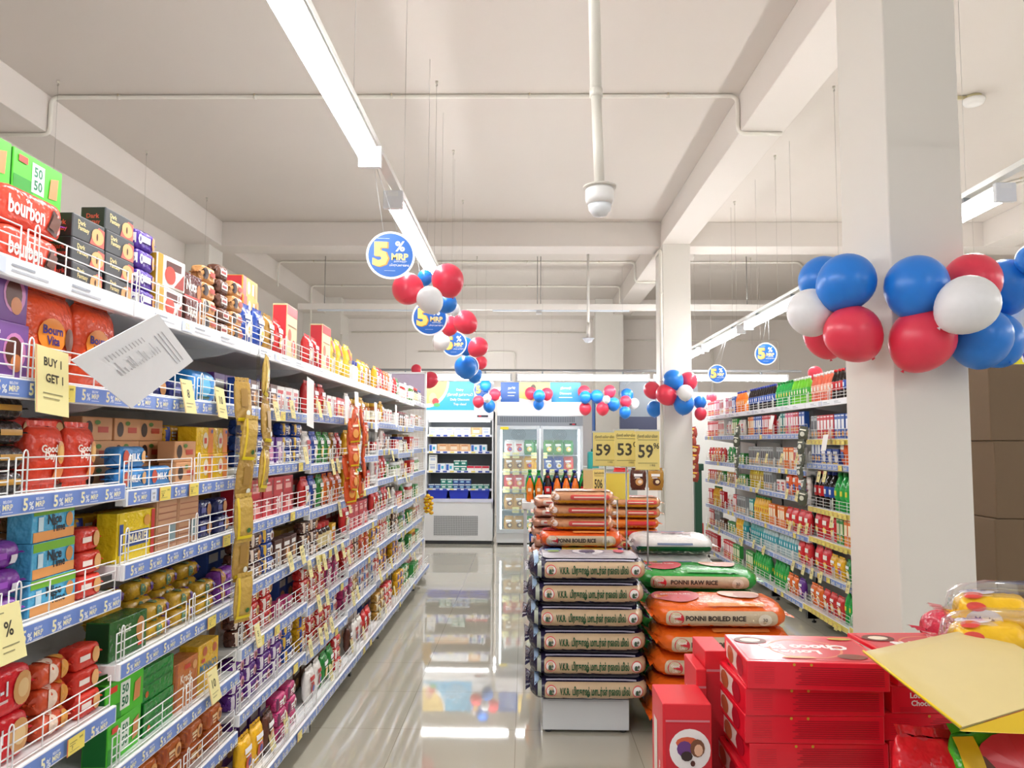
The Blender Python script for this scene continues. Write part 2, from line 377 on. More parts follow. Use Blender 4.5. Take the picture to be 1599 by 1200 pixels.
# dome camera on a drop pipe
t = thing('dome_camera', 'white dome security camera on a long ceiling drop pipe', 'camera', (.268, 2.72, 2.385))
m_ = MB(); m_.lathe([(.0, -.075), (.025, -.07), (.04, -.05), (.042, -.03)], M('e9ecef', 'plastic'), n=24); m_.obj('dome', t)
m_ = MB(); m_.lathe([(.046, -.03), (.052, -.01), (.052, .02), (.048, .03)], M('ebe9e6', 'plastic'), n=24); m_.obj('camera_body', t)
m_ = MB(); m_.lathe([(.060, .03), (.060, .036)], M('cfc9bf', 'paint'), n=24); m_.obj('mount_plate', t)
m_ = MB(); m_.tube([(0, 0, .035), (-.012, -.0, .38)], .0185, M('e2ddd2', 'paint'), 14); m_.tube([(-.012, 0, .37), (-.012, 0, .40)], .024, M('ddd8cd', 'paint'), 14); m_.tube([(-.012, 0, .39), (-.04, 0, HC-2.385)], .0215, M('e2ddd2', 'paint'), 14); m_.obj('drop_pipe', t)
# smoke detector behind the near pillar
p = atC(1520, 150); t = thing('smoke_detector', 'white smoke detector on the ceiling beyond the near pillar', 'detector', (p.x, p.y, HC))
m_ = MB(); m_.lathe([(.035, -.075), (.07, -.07), (.085, -.045), (.085, -.03), (.07, -.025)], M('eceae6', 'plastic'), n=20); m_.obj('detector_body', t)
m_ = MB(); m_.lathe([(.06, -.025), (.06, 0)], M('d2c79a', 'paint'), n=16); m_.box(-.16, -.01, -.03, -.05, .01, -.005, M('d2c79a', 'paint')); m_.obj('junction_box', t)
p = at(933, 503, 11.0); t = thing('dome_camera', 'small dome camera hanging on a pipe above the coolers', 'camera', (.93, 11.2, 3.0))
m_ = MB(); m_.lathe([(.0, 0), (.03, 0), (.03, .25)], M('e8e5df', 'paint'), n=10); m_.tube([(0, 0, .2), (0, 0, HC-3.0)], .02, M('e8e5df', 'paint'), 10); m_.obj('drop_pipe', t)
m_ = MB(); m_.lathe([(.0, -.05), (.05, -.04), (.07, 0), (.09, .01), (.09, .02)], M('b9bcc0', 'plastic'), n=16); m_.obj('dome', t)

# ------------------------------------------------------------------ shelving bays
BW = .925
RAILC = ['7f9ada', '8aa3dc']
def fence_mesh(Wd, h=.088):
    m_ = MB(); wc = M('f4f4f2', 'paint'); n = 2; seg = Wd/n
    for i in range(n):
        x0 = i*seg+.012; x1 = (i+1)*seg-.012
        for z in (.006, .03, .054, h-.006): m_.tube([(x0, 0, z), (x1, 0, z)], .0019, wc, 5)
        for x in (x0, (x0*2+x1)/3, (x0+2*x1)/3, x1): m_.tube([(x, 0, 0), (x, 0, h-.006)], .0019, wc, 5)
        xm = x0+.028; m_.tube([(xm-.008, -.003, -.01), (xm-.008, -.003, h), (xm-.005, -.003, h+.008), (xm, -.003, h+.011), (xm+.005, -.003, h+.008), (xm+.008, -.003, h), (xm+.008, -.003, -.01)], .002, wc, 5)
    me = m_.mesh('wire_fence'); return me
def rail_mesh(Wd, kind, seed):
    rnd = random.Random(seed); m_ = MB()
    m_.box(0.004, -.012, -.002, Wd-.004, 0, .044, M('f3f4f6', 'paint'), .002)
    fn = lambda u, v, o: (u, -.012-o, v)
    d = Dec(m_, fn, .0004, .0003)
    if kind == 'white':
        d.rect(.01, .002, Wd-.01, .040, 'eef1f6')
        for x in (.12, .4, .62): d.rect(x, .012, x+.13, .017, 'b9bcc4'); d.rect(x, .024, x+.08, .029, '9da2ad')
        d.rect(.3, .004, .38, .038, 'cfd8ef'); d.text('5%', .34, .021, .02, 'f2e6b0')
    else:
        base = '7391d6' if kind == 'blue' else 'e9d873'
        d.rect(.01, .002, Wd-.01, .040, base); x = .03
        while x < Wd-.11:
            if kind == 'blue' and rnd.random() < .74:
                d.text('5', x+.018, .021, .027, 'f3ecc2', .03); d.text('%', x+.038, .017, .018, 'f0f2f4', .02)
                d.text('BELOW', x+.067, .031, .006, 'eef1f6'); d.text('MRP', x+.068, .019, .013, 'f3ecc2', .02); d.rect(x+.05, .007, x+.085, .0085, 'dfe5f4')
                x += .108
            else:
                if kind == 'blue' and rnd.random() < .45:
                    d.rect(x, .003, x+.034, .038, 'dfe6f2'); d.text('SAVE', x+.017, .026, .006, '6f7480'); d.text(str(rnd.choice((5, 7, 10, 12))), x+.017, .014, .008, '6f7480'); x += .05
                else:
                    d.rect(x, .0, x+.075, .041, 'f2df6a'); d.rect(x, .0, x+.004, .041, 'd8643c'); d.text('SAVE', x+.058, .031, .005, '5c5a3a'); d.rect(x+.01, .028, x+.04, .0295, '8a8350'); d.rect(x+.01, .022, x+.034, .0235, '8a8350'); d.rect(x+.01, .008, x+.05, .0095, 'a59c5c')
                    d.text(str(rnd.choice((7, 12, 24, 35, 95, 90))), x+.02, .016, .008, '3a3a30'); x += .09
    return m_.mesh('price_rail')
FENCE = {}; RAILS = {}
def get_fence(Wd):
    if Wd not in FENCE: FENCE[Wd] = fence_mesh(Wd)
    return FENCE[Wd]
def get_rail(Wd, kind, i):
    k = (Wd, kind, i)
    if k not in RAILS: RAILS[k] = rail_mesh(Wd, kind, i*17+len(kind))
    return RAILS[k]
def shelf_mesh(Wd, D):
    m_ = MB(); pc = M('eceeee', 'paint')
    m_.box(.003, 0, .018, Wd-.003, D, .040, pc, .002); m_.box(.003, 0, .0, Wd-.003, .02, .02, pc)
    for x in (.012, Wd-.012):
        m_.add([(x-.003, .02, .018), (x-.003, D, .018), (x-.003, D, -.05), (x-.003, .12, -.01), (x+.003, .02, .018), (x+.003, D, .018), (x+.003, D, -.05), (x+.003, .12, -.01)],
               [(0, 1, 2, 3), (7, 6, 5, 4), (3, 2, 6, 7), (0, 3, 7, 4), (1, 0, 4, 5), (2, 1, 5, 6)], pc)
    return m_.mesh('shelf')
SH = {}
def get_shelf(Wd, D):
    if (Wd, D) not in SH: SH[(Wd, D)] = shelf_mesh(Wd, D)
    return SH[(Wd, D)]
def mo(name, me, parent, loc=(0, 0, 0)):
    o = bpy.data.objects.new(name, me); COL.objects.link(o); o.parent = parent; o.location = loc; return o
def bay(loc, rz, Wd, heights, label, group, D=.40, kinds=None, baseout=.06, top=1.98, endpanel=False, seed=0):
    t = thing('shelving_bay', label, 'shelves', loc, rz, group)
    m_ = MB(); m_.box(0, D-.004, .1, Wd, D+.012, top, M('d5d3d0', 'paint')); m_.obj('back_panel', t)
    for x in (-.012, Wd-.012):
        m_ = MB(); m_.box(x, D-.02, 0, x+.024, D+.03, top+.03, M('e8eaea', 'paint'), .002)
        for k in range(30): m_.box(x+.007, D-.0215, .15+k*.06, x+.017, D-.0205, .175+k*.06, M('8d9092', 'paint'))
        m_.obj('upright', t)
        m_ = MB(); m_.box(x, -baseout+.02, .03, x+.024, D, .09, M('dfe1e1', 'paint'), .002); m_.lathe([(.018, 0), (.018, .012), (.006, .016), (.006, .03)], M('2c2c2e'), c=(x+.012, .02, 0), n=10); m_.obj('foot', t)
    for i, h in enumerate(heights):
        last = i == len(heights)-1; dd = D+baseout if last else D; y0 = -baseout if last else 0
        s = mo('shelf', get_shelf(Wd, round(dd, 3)), t, (0, y0, h))
        k = kinds[i] if kinds else ('white' if i == 0 else 'blue')
        mo('price_rail', get_rail(Wd, k, (i+seed) % 4), s, (0, 0, 0))
        mo('wire_fence', get_fence(Wd), s, (0, .004, .042))
    return t
LX = -1.12; LY0 = 1.215
LH = {0: [1.85, 1.59, 1.335, 1.044, .735, .44, .11], 1: [1.85, 1.59, 1.315, 1.11, .84, .56, .33, .11]}
for i in range(2, 8): LH[i] = [1.85, 1.59, 1.35, 1.12, .87, .635, .385, .11]
LH[3] = [1.85, 1.60, 1.33, 1.09, .84, .60, .36, .11]; LH[5] = [1.86, 1.60, 1.39, 1.16, .90, .66, .40, .11]; LH[7] = [1.87, 1.61, 1.38, 1.14, .88, .64, .39, .11]
for i in range(8):
    bay((LX, LY0+i*BW, 0), PI/2, BW, LH[i], 'white shelving bay of the biscuit aisle, %s bay from the camera' % ORD[i], 'biscuit shelving bays', seed=i)
RX = 2.42; RY1 = 10.33
RH = [[1.80, 1.54, 1.22, .985, .66, .40, .11]]*4 + [[1.80, 1.49, 1.29, .93, .68, .40, .12], [1.80, 1.54, 1.30, .93, .68, .40, .14], [1.80, 1.54, 1.30, .93, .68, .40, .14]]
NR = 6
for i in range(NR):
    ks = ['white', 'blue', 'blue', 'blue', 'blue', 'blue', 'blue'] if i < 4 else ['white', 'yellow', 'blue', 'yellow', 'yellow', 'blue', 'yellow']
    bay((RX, RY1-i*BW, 0), -PI/2, BW, RH[i], 'white shelving bay of the drinks aisle, %s bay from the far end' % ORD[i], 'drinks shelving bays', kinds=ks, seed=i+2)
# wire side guard at the far end of the biscuit shelves
t = thing('end_frame', 'white wire end frame closing the far end of the biscuit shelves', 'rack', (LX, LY0+8*BW+.03, 0), PI/2)
m_ = MB(); wc = M('f2f3f3', 'paint')
for x in (0, .4): m_.box(-.012, x-.012, .05, .012, x+.012, 2.28, wc, .002)
m_.box(-.012, 0, 2.26, .012, .4, 2.28, wc); m_.obj('frame', t)
m_ = MB()
for k in range(38): m_.tube([(0, .01, .12+k*.049), (0, .39, .12+k*.049)], .002, wc, 4)
for k in range(9): m_.tube([(0, .04+k*.04, .1), (0, .04+k*.04, 1.98)], .002, wc, 4)
m_.obj('wire_grid', t)
m_ = MB(); m_.box(-.004, .013, 1.86, .004, .387, 2.26, M('c4b4c8', 'card')); m_.obj('top_panel', t)

# ------------------------------------------------------------------ stock: how each product looks
PR = {}
SEED = [0]
def reg(key, name, cat, desc, W, D, H, mesh, parts=()):
    PR[key] = dict(name=name, cat=cat, desc=desc, W=W, D=D, H=H, mesh=mesh, parts=parts)
def p_packet(key, desc, W, D, H, base, spec, name='biscuit_packet', cat='biscuit packet', fin=.012, kind='foil', n=5, finc=None, topspec=None):
    SEED[0] += 1; m_ = MB(); Fn, Tn = pillow(m_, W, D, H, M(base, kind), n=n, ea=.45, ep=10, fin=fin, seed=SEED[0], finmat=M(finc, kind) if finc else None)
    spec_draw(Dec(m_, Fn, .0012, .0004), W-2*fin, H, spec)
    if topspec: spec_draw(Dec(m_, Tn, .0012, .0004), W-2*fin, D, topspec)
    m_.move(0, 0, H/2); reg(key, name, cat, desc, W, D, H, m_.mesh(key))
def p_roll(key, desc, L, Dm, base, spec, name='biscuit_roll'):
    SEED[0] += 1; m_ = MB(); Fn, Tn = pillow(m_, L, Dm, Dm, M(base, 'foil'), n=2.4, ea=.45, ep=14, fin=.014, seed=SEED[0])
    spec_draw(Dec(m_, Fn, .0012, .0004), L-.028, Dm, spec)
    spec_draw(Dec(m_, lambda u, v, o: (lambda q: (q[0], -q[2], -q[1]))(Fn(u, v, o)), .0012, .0004), L-.028, Dm, spec)
    m_.move(0, 0, Dm/2); reg(key, name, 'biscuit packet', desc, L, Dm, Dm, m_.mesh(key))
def p_box(key, desc, W, D, H, base, spec, name='biscuit_box', cat='box', side=None, sidespec=None, kind='card'):
    m_ = MB(); m_.box(-W/2, -D/2, 0, W/2, D/2, H, M(base, kind), .0025)
    spec_draw(Dec(m_, lambda u, v, o: (u, -D/2-o, v+H/2), .0004, .0003), W*.97, H*.97, spec)
    if side or sidespec:
        for sg in (-1, 1):
            d = Dec(m_, (lambda sg: lambda u, v, o: (sg*(W/2+o), sg*u, v+H/2))(sg), .0004, .0003)
            if side: d.rect(-D*.45, -H*.47, D*.45, H*.47, side)
            if sidespec: spec_draw(d, D*.9, H*.94, sidespec)
    reg(key, name, cat, desc, W, D, H, m_.mesh(key))
def p_pouch(key, desc, W, D, H, base, spec, name='snack_pouch', cat='packet', kind='foil', finc=None, fin=.014):
    SEED[0] += 1; m_ = MB(); Fn, _ = pillow(m_, H, D, W, M(base, kind), n=2.6, ea=.55, ep=3, axis='z', fin=fin, crk=.002, nu=14, nt=18, seed=SEED[0], finmat=M(finc, kind) if finc else None)
    spec_draw(Dec(m_, Fn, .002, .0005), W*.8, H-2*fin, spec)
    m_.move(0, 0, H/2); reg(key, name, cat, desc, W, D, H, m_.mesh(key))
def p_jar(key, desc, r, H, body, lid, lab, name='jar', kind='liquid'):
    m_ = MB(); m_.lathe([(r*.9, 0), (r, .006), (r, H*.72), (r*.8, H*.8), (r*.75, H*.84)], M(body, kind), n=14)
    m_.lathe([(r+.0008, H*.15), (r+.0008, H*.62)], M(lab, 'card'), n=14, cap=False)
    l_ = MB(); l_.lathe([(r*.82, H*.82), (r*.84, H*.84), (r*.84, H*.98), (r*.8, H)], M(lid), n=14)
    reg(key, name, 'jar', desc, r*2, r*2, H, m_.mesh(key), (('lid', l_.mesh('lid')),))
def p_bottle(key, desc, r, H, liq, cap, lab, lab2=None, name='bottle', top=None, cat='bottle'):
    m_ = MB(); m_.lathe([(r*.75, 0), (r*.98, .008), (r, H*.12), (r*.9, H*.3), (r, H*.5), (r*.98, H*.62), (r*.7, H*.76), (r*.38, H*.87), (r*.34, H*.93)], M(liq, 'liquid'), n=12)
    if top: m_.lathe([(r*.72, H*.76), (r*.4, H*.88), (r*.36, H*.93)], M(top, 'liquid'), n=12, cap=False)
    l_ = MB(); l_.lathe([(r*.95, H*.32), (r*1.03, H*.36), (r*1.03, H*.56), (r*1.0, H*.6)], M(lab), n=12, cap=False)
    if lab2:
        for k in range(3):
            a0 = -PI/2-.5+k*2*PI/3; V = []
            for j in range(5):
                a = a0+j*.22; V += [(r*1.045*math.cos(a), r*1.045*math.sin(a), H*.40), (r*1.045*math.cos(a), r*1.045*math.sin(a), H*.53)]
            l_.add(V, [(2*j, 2*j+2, 2*j+3, 2*j+1) for j in range(4)], M(lab2))
    c_ = MB(); c_.lathe([(r*.42, H*.92), (r*.42, H*.995), (r*.36, H)], M(cap), n=10)
    reg(key, name, cat, desc, r*2, r*2, H, m_.mesh(key), (('bottle_label', l_.mesh('bottle_label')), ('cap', c_.mesh('cap'))))

def gen(img='e9b06a', band='f4e9d0', tcol='ffffff', second='7a3c1c'):
    return [('r', -.47, -.42, -.3, .42, band), ('e', .24, -.05, .17, .33, img), ('e', .26, -.08, .09, .18, second), ('r', -.24, .02, .06, .16, tcol), ('r', -.22, -.12, .02, -.04, tcol), ('r', -.2, -.28, -.04, -.22, tcol)]
def cook(x, y, s, c='b9733a', c2='5a2e18'): return [('e', x, y, s*.55, s, c), ('e', x, y, s*.3, s*.6, c2)]
# near bays, as printed
p_packet('bourbon', 'red chocolate cream biscuit packet', .25, .07, .092, 'e8503c', [('t', 'bourbon', -.13, -.02, .44, 'fff6ee', .55), ('p', [(.18, -.3), (.36, -.42), (.46, .1), (.28, .3)], '4a2a20'), ('p', [(.21, -.22), (.35, -.3), (.42, .06), (.29, .2)], '6b3f30')], finc='8b3fa0')
p_box('dark', 'charcoal cookie box with filled cookie picture', .145, .07, .062, '4b4d50', [('t', 'Dark', -.24, .22, .2, 'e8d79a', .4), ('t', 'Fantasy', -.18, -.04, .2, 'e8d79a', .5), ('p', [(.02, -.5), (.5, -.5), (.5, .3), (.3, .36), (.1, 0)], 'd8685c'), ('e', .27, -.08, .2, .36, 'e9b678'), ('e', .25, -.1, .03, .17, '5b3018')], side='262022', sidespec=[('t', 'Dark', 0, .1, .22, 'c2453a'), ('t', 'Fantasy', 0, -.2, .18, 'c2453a')])
p_box('fifty', 'bright green biscuit box', .20, .07, .11, '4fc72c', [('r', -.5, -.5, -.1, -.1, '2c9a2a'), ('r', -.14, -.34, .12, .38, 'f2faf2'), ('t', '50', -.01, .18, .24, '187a50'), ('t', '50', -.01, -.14, .24, '187a50'), ('p', [(.22, -.3), (.4, -.26), (.42, .28), (.25, .2)], 'd98e58'), ('r', -.42, .24, -.24, .4, 'e8402f')], side='1c7a34')
p_box('fifty2', 'dark green wrapped biscuit box', .20, .07, .10, '1f8a34', [('r', -.45, -.05, .45, 0, '177028'), ('r', -.45, .22, .45, .25, '177028'), ('e', -.36, -.3, .05, .1, 'd2662c')], side='14602a', kind='foil')
p_packet('purple', 'purple chocolate bar pack', .135, .05, .06, '5a3aa0', [('t', '10', -.36, 0, .5, 'ffffff'), ('r', -.24, -.12, .2, .2, 'e9e2f4'), ('e', .36, 0, .1, .35, 'c9843c')], name='chocolate_pack', cat='chocolate')
p_box('crown', 'gold chocolate biscuit box', .18, .08, .10, 'f5efe6', [('r', -.5, -.5, -.32, .5, 'c99a20'), ('r', -.2, .1, .36, .36, '5a2a24'), ('e', -.05, -.1, .2, .3, 'd8402c'), ('p', [(.1, -.45), (.46, -.45), (.46, .1)], 'a8342a')], side='c99a20', kind='foil')
p_box('nuts', 'brown almond chocolate box', .13, .07, .09, '5d2a24', [('t', 'Nuts', -.1, .05, .4, 'f4ece2', .6), ('e', .34, -.1, .12, .3, 'b9733a'), ('r', -.5, -.5, .5, -.36, 'c93a30')], side='3a1c18', kind='foil')
p_packet('tanpk', 'tan cookie packet with dark printing', .13, .05, .06, 'd49a62', cook(-.3, 0, .36, '3c2620', '1e1210')+[('r', 0, -.1, .4, .2, 'b8402c')])
p_packet('brownpk', 'brown cream wafer packet', .12, .05, .055, '6a4436', [('r', -.3, -.2, .3, .2, 'efe3d6'), ('r', -.24, -.1, .2, .08, '9a2c2a')])
p_box('choc', 'purple choco filled cookie box', .17, .06, .13, '7c4f9c', [('e', .22, .0, .24, .34, 'd58ac0'), ('e', .2, 0, .18, .27, '5c2c20'), ('e', .26, -.2, .12, .16, 'd98a52'), ('r', -.44, .28, -.1, .34, 'e6dff0'), ('r', -.44, .16, -.2, .2, 'cdbfe0')])
p_pouch('vita', 'orange family cookie pouch', .19, .07, .24, 'f0562a', [('e', -.12, 0, .32, .2, 'f2922c'), ('t', 'Bourn', -.12, .06, .1, '3a2c7c', .6), ('t', 'Vita', -.12, -.06, .1, '3a2c7c', .5), ('e', .3, -.02, .13, .14, '6b3a22'), ('r', .1, -.3, .4, -.2, 'ffd8c0')], name='cookie_pouch')
p_pouch('goodday', 'red orange cookie pouch', .14, .06, .17, 'e8452a', [('t', 'Good', -.12, .12, .13, 'fff2e6', .6), ('t', 'Day', -.1, -.02, .13, 'fff2e6', .5), ('e', .28, .05, .16, .2, 'd98e2e'), ('e', .28, .05, .1, .12, 'e9b45a'), ('r', .05, -.4, .45, -.2, 'f08a2a')], name='cookie_pouch')
p_roll('gdroll', 'black and gold choco biscuit roll', .20, .055, '2c2423', [('r', -.05, -.1, .4, .14, 'c9953c'), ('t', 'Good Day', -.28, .02, .3, 'f0d8d8', .3), ('e', -.38, -.2, .08, .25, '9a5a3a')])
p_roll('purpleroll', 'shiny purple biscuit roll', .21, .062, '7c34a0', [('e', -.3, .05, .12, .38, 'b9853c'), ('r', -.1, -.1, .18, .12, '9a4cc0'), ('r', .26, -.32, .38, .0, 'e8e4ee')])
p_box('nice', 'sky blue coconut biscuit packet', .18, .06, .085, '58b4e0', [('r', -.5, .25, .5, .5, '7cc03c'), ('r', -.5, -.5, .5, -.22, 'f0a860'), ('t', 'Nice', .0, .1, .28, '26343c', .4), ('t', 'Time', .1, -.16, .24, '26343c', .4), ('e', .36, .02, .09, .22, 'd99a5a'), ('r', -.4, -.2, -.28, .2, 'cfeaf6')], name='biscuit_packet', cat='biscuit packet', kind='foil')
p_packet('redpk', 'red butter biscuit packet', .13, .06, .06, 'dc3a2c', [('e', .25, 0, .16, .34, 'e8b070'), ('r', -.4, -.1, .0, .14, 'f8ece4')])
p_packet('two', 'shiny red cashew biscuit packet', .24, .07, .105, 'd8202c', [('t', '2-in-1', -.14, .12, .3, 'e9eef4', .4), ('r', -.2, -.16, .06, -.1, 'e8c8c8'), ('e', .3, 0, .16, .36, 'd9a266'), ('e', .3, 0, .09, .2, 'e9c890'), ('r', -.42, .2, -.34, .34, 'c05a5a')])
p_roll('orangeroll', 'orange and red cookie roll', .14, .06, 'd8532c', [('e', -.1, 0, .16, .4, 'f4dcc8'), ('e', .3, 0, .14, .38, 'e09a3c')])
p_box('jeera', 'dark green cookie box', .2, .07, .11, '2f6a2e', [('t', 'NICE', -.12, .2, .2, 'b8c8a8', .4), ('e', .32, .05, .12, .34, 'c98a4c'), ('r', .26, -.4, .42, -.3, 'e8402f')], side='1c4a26', kind='foil')
p_packet('bluepk', 'light blue milk biscuit packet', .17, .055, .062, '3c8cd0', [('t', 'MILK', .02, 0, .34, 'ffffff', .4), ('e', -.3, 0, .1, .34, 'c9533c'), ('e', .36, 0, .1, .3, 'e9b678')])
p_box('creambox', 'tan choco cookie carton', .15, .06, .07, 'd9a070', [('e', -.3, .0, .13, .34, '3c2a26'), ('r', 0, -.16, .36, .1, 'c2452f'), ('e', -.02, .28, .1, .1, '5a8a3c')])
p_box('cheese', 'yellow and orange cracker carton', .13, .07, .095, 'f4c81c', [('r', .18, -.5, .5, .5, 'ee8a2a'), ('e', .02, .0, .16, .32, 'fbeecb'), ('r', -.06, -.12, .1, .1, 'd2452a'), ('e', .4, .36, .06, .08, '3a4ca0')], kind='foil')
p_box('marie', 'yellow and blue marie biscuit packet', .22, .06, .14, 'f2d424', [('r', -.28, -.22, .34, .1, '2c54a8'), ('t', 'MARIE', .03, -.06, .2, 'fff4d0', .5), ('r', -.48, -.5, -.36, .5, 'f2d424'), ('r', -.47, -.36, -.37, .28, '2c54a8'), ('r', .4, -.5, .5, .5, 'd23a34'), ('e', .28, .28, .1, .12, 'e9a84c')], name='biscuit_packet', cat='biscuit packet', kind='foil')
p_box('marie2', 'red marie biscuit packet lying flat', .2, .07, .06, 'c93440', [('r', -.1, -.3, .3, .05, '2c54a8'), ('t', 'MARIE', .1, -.12, .26, 'fff4d0', .34), ('e', -.34, -.1, .1, .3, 'e0a45c')], name='biscuit_packet', cat='biscuit packet', kind='foil')
p_box('cracker', 'tall tan wrapped cracker tray', .15, .08, .19, 'c99a78', [('r', -.45, -.45, .45, .45, 'cfa07c')]+[('r', -.45, -.44+k*.11, .45, -.42+k*.11, 'a86a50') for k in range(8)]+[('r', .1, -.4, .4, -.1, '8aa8b0')], name='cracker_tray', cat='biscuit packet', kind='foil')
p_packet('navypk', 'navy blue cookie packet', .14, .06, .065, '2c3270', [('e', .2, 0, .17, .34, 'c98a4c'), ('r', -.4, -.14, -.06, .14, '5a64b0')])
p_roll('goldroll', 'gold and purple biscuit roll', .17, .055, 'caa02c', [('r', -.06, -.5, .14, .5, 'd8b43c'), ('e', -.05, 0, .12, .34, '5a8a6c'), ('r', .3, -.5, .5, .5, '5c3a8c'), ('e', .2, -.1, .06, .2, 'b9733a')])
p_box('krack', 'copper orange cracker packet', .17, .07, .155, 'c9763a', [('t', 'Krack', .0, .12, .18, 'fff0dc', .5), ('t', 'Jack', .04, -.08, .16, 'fff0dc', .4), ('r', -.5, -.5, -.38, .5, 'a85a28'), ('r', -.1, .3, .16, .4, 'd24a34'), ('e', .36, .3, .1, .1, 'e9b070')], name='biscuit_packet', cat='biscuit packet', kind='foil')
p_box('monaco', 'golden yellow salted cracker packet', .17, .07, .17, 'e9b92c', [('t', 'MONACO', .0, .0, .16, '1c7ca8', .85), ('e', .3, .32, .11, .1, 'c9683a'), ('e', -.2, .34, .11, .1, 'c9683a'), ('e', .36, -.3, .11, .1, 'c9683a'), ('r', -.36, .12, -.2, .2, 'd24a34')], name='biscuit_packet', cat='biscuit packet', kind='foil')
p_packet('copperpk', 'copper coloured biscuit packet', .16, .07, .07, 'c2662c', gen('e9a860', 'a84c20', 'f0d0a0', '8a4a20'))
p_packet('bigblue', 'glossy blue snack bag lying down', .24, .10, .12, '2c8cd8', [('e', 0, 0, .2, .3, '6cc4f0'), ('r', -.2, -.36, .2, -.28, '3a6a4a')], name='snack_bag', cat='bag', n=3)
# generic stock of the further bays
for i, (c, nm, a, bb) in enumerate([('d23030', 'red', 'f0c070', 'f6e8e0'), ('f0b820', 'yellow', 'd24a2c', '3a4ca0'), ('2e8b3c', 'green', 'f0d060', 'f4f4e8'), ('2c4fa8', 'blue', 'f0f0f0', 'e8c040'), ('6a3296', 'purple', 'e8a0c0', 'f0e8f4'), ('e8722c', 'orange', 'fff0c0', 'b03020'), ('5a3226', 'brown', 'd9a060', 'f0e0d0'), ('f0ece6', 'white', 'c84040', '3c6cc0'), ('c83c78', 'pink', 'fff0f0', '6a2a50'), ('b98a3c', 'gold', '5a2c1c', 'f4e6c0')]):
    tcol = 'ffffff' if nm != 'white' else 'c03030'
    p_pouch('P'+nm, '%s foil snack pouch' % nm, .13, .05, .18, c, [('e', .05, -.14, .3, .2, a), ('e', .1, -.14, .16, .1, bb), ('r', -.36, .14, .3, .28, tcol), ('r', -.3, .05, .1, .09, tcol)], finc=c)
    p_packet('K'+nm, '%s biscuit packet' % nm, .155, .055, .065, c, gen(a, bb, tcol))
    p_box('B'+nm, '%s carton' % nm, .105, .06, .125, c, [('e', .1, -.1, .28, .26, a), ('r', -.4, .2, .3, .36, tcol), ('r', -.4, .08, .0, .13, bb), ('r', -.45, -.46, .45, -.38, bb)], name='snack_carton', side=c)
for nm, c in (('red', 'b83434'), ('purple', '6a3a90'), ('brown', '6a4430'), ('white', 'dcd8d0'), ('blue', '34509c'), ('gold', 'b08838')): p_box('G'+nm, '%s grocery box' % nm, .12, .06, .15, c, [('r', -.4, .1, .4, .34, 'f0ece4'), ('e', 0, -.2, .3, .16, 'e0b070')], name='grocery_box')
for nm, c, l, lb in [('clear', 'd8d4c0', '2c3c90', 'f4f6f0'), ('amber', 'a8602c', 'e0b020', 'e8e0c0'), ('green', '5a8a3c', 'e8e8e8', 'f2f2e0'), ('red', 'b8322c', 'f0f0f0', 'f4e0d0'), ('dark', '3c2820', 'c83030', 'e8d8a0')]:
    p_jar('J'+nm, nm+' jar with printed label', .042, .15, c, l, lb)
p_box('cereal', 'red and cream breakfast cereal box', .20, .07, .27, 'f0d9a8', [('r', -.5, .32, .5, .5, 'd8323a'), ('e', -.22, -.05, .16, .12, 'd8683a'), ('e', .18, -.26, .2, .15, 'd2452a'), ('r', -.4, .12, .4, .14, 'a86a3a')], name='cereal_box', cat='cereal box', side='e0404a')
p_box('cereal2', 'yellow and red carton lying flat', .22, .1, .09, 'e9b23c', [('r', -.5, -.5, -.28, .5, 'c93c34'), ('e', -.12, .0, .1, .36, 'f4d8c8'), ('r', .1, -.3, .24, .3, 'f4ecd8'), ('r', .3, -.4, .44, .4, 'c98a2c')], name='cereal_box', cat='cereal box', side='d83a40')
p_pouch('choco', 'yellow and black chocolate cereal pouch', .17, .07, .24, 'e8c02c', [('p', [(-.5, -.5), (.5, -.5), (.5, .0), (-.1, -.3)], '4a2a1c'), ('t', 'CHOCO', .02, .02, .1, '2c2420', .8), ('p', [(-.4, .4), (-.1, .42), (.2, .1), (-.1, .08)], 'd8402c')], name='cereal_pouch')
p_box('redtin', 'red stock cube carton', .14, .07, .085, 'c92c38', [('r', -.3, -.2, .3, .1, 'f0b0a8'), ('r', -.3, .2, .1, .3, 'f4e0d8'), ('r', .34, -.4, .44, .4, '8c1c28')], name='snack_carton', side='b02430')
# drinks and pouches of the other side
for nm, lq, cp, lb, l2, ds in [('cola', '1c1210', '2c3c9c', '2050b0', 'e8ecf4', 'cola bottle with blue label'), ('colared', '20120e', 'c82020', 'd02028', 'f0e8e8', 'cola bottle with red label'), ('sprite', '2aa84c', '1a8a3c', '28b04c', 'e8e040', 'green lemon soda bottle'), ('lime', '7ed83c', 'f0f0f0', '3cb82c', 'f4f4d0', 'lime green drink bottle'), ('orange', 'f07820', '2c3c9c', 'f08a2c', 'f8e8d0', 'orange soda bottle'), ('pinkd', 'f0785c', 'f0f0f0', 'f4b098', 'f8f0e8', 'salmon coloured drink bottle'), ('water', 'b4ccd0', '3a8cc0', '4ca8b8', 'e8f4f8', 'clear water bottle'), ('teal', '6aa8a8', 'e8e8e8', '1a98a0', 'f0f8f8', 'water bottle with teal label'), ('juice', 'e8b020', '1a7a3c', 'f0c83c', 'd24a2c', 'yellow juice bottle'), ('oil', 'c8b020', 'e8e0c0', 'b8982c', 'f0e8b0', 'yellow green oil bottle')]:
    p_bottle('b_'+nm, ds, .034, .245, lq, cp, lb, l2)
    p_bottle('L_'+nm, 'large '+ds, .05, .30, lq, cp, lb, l2)
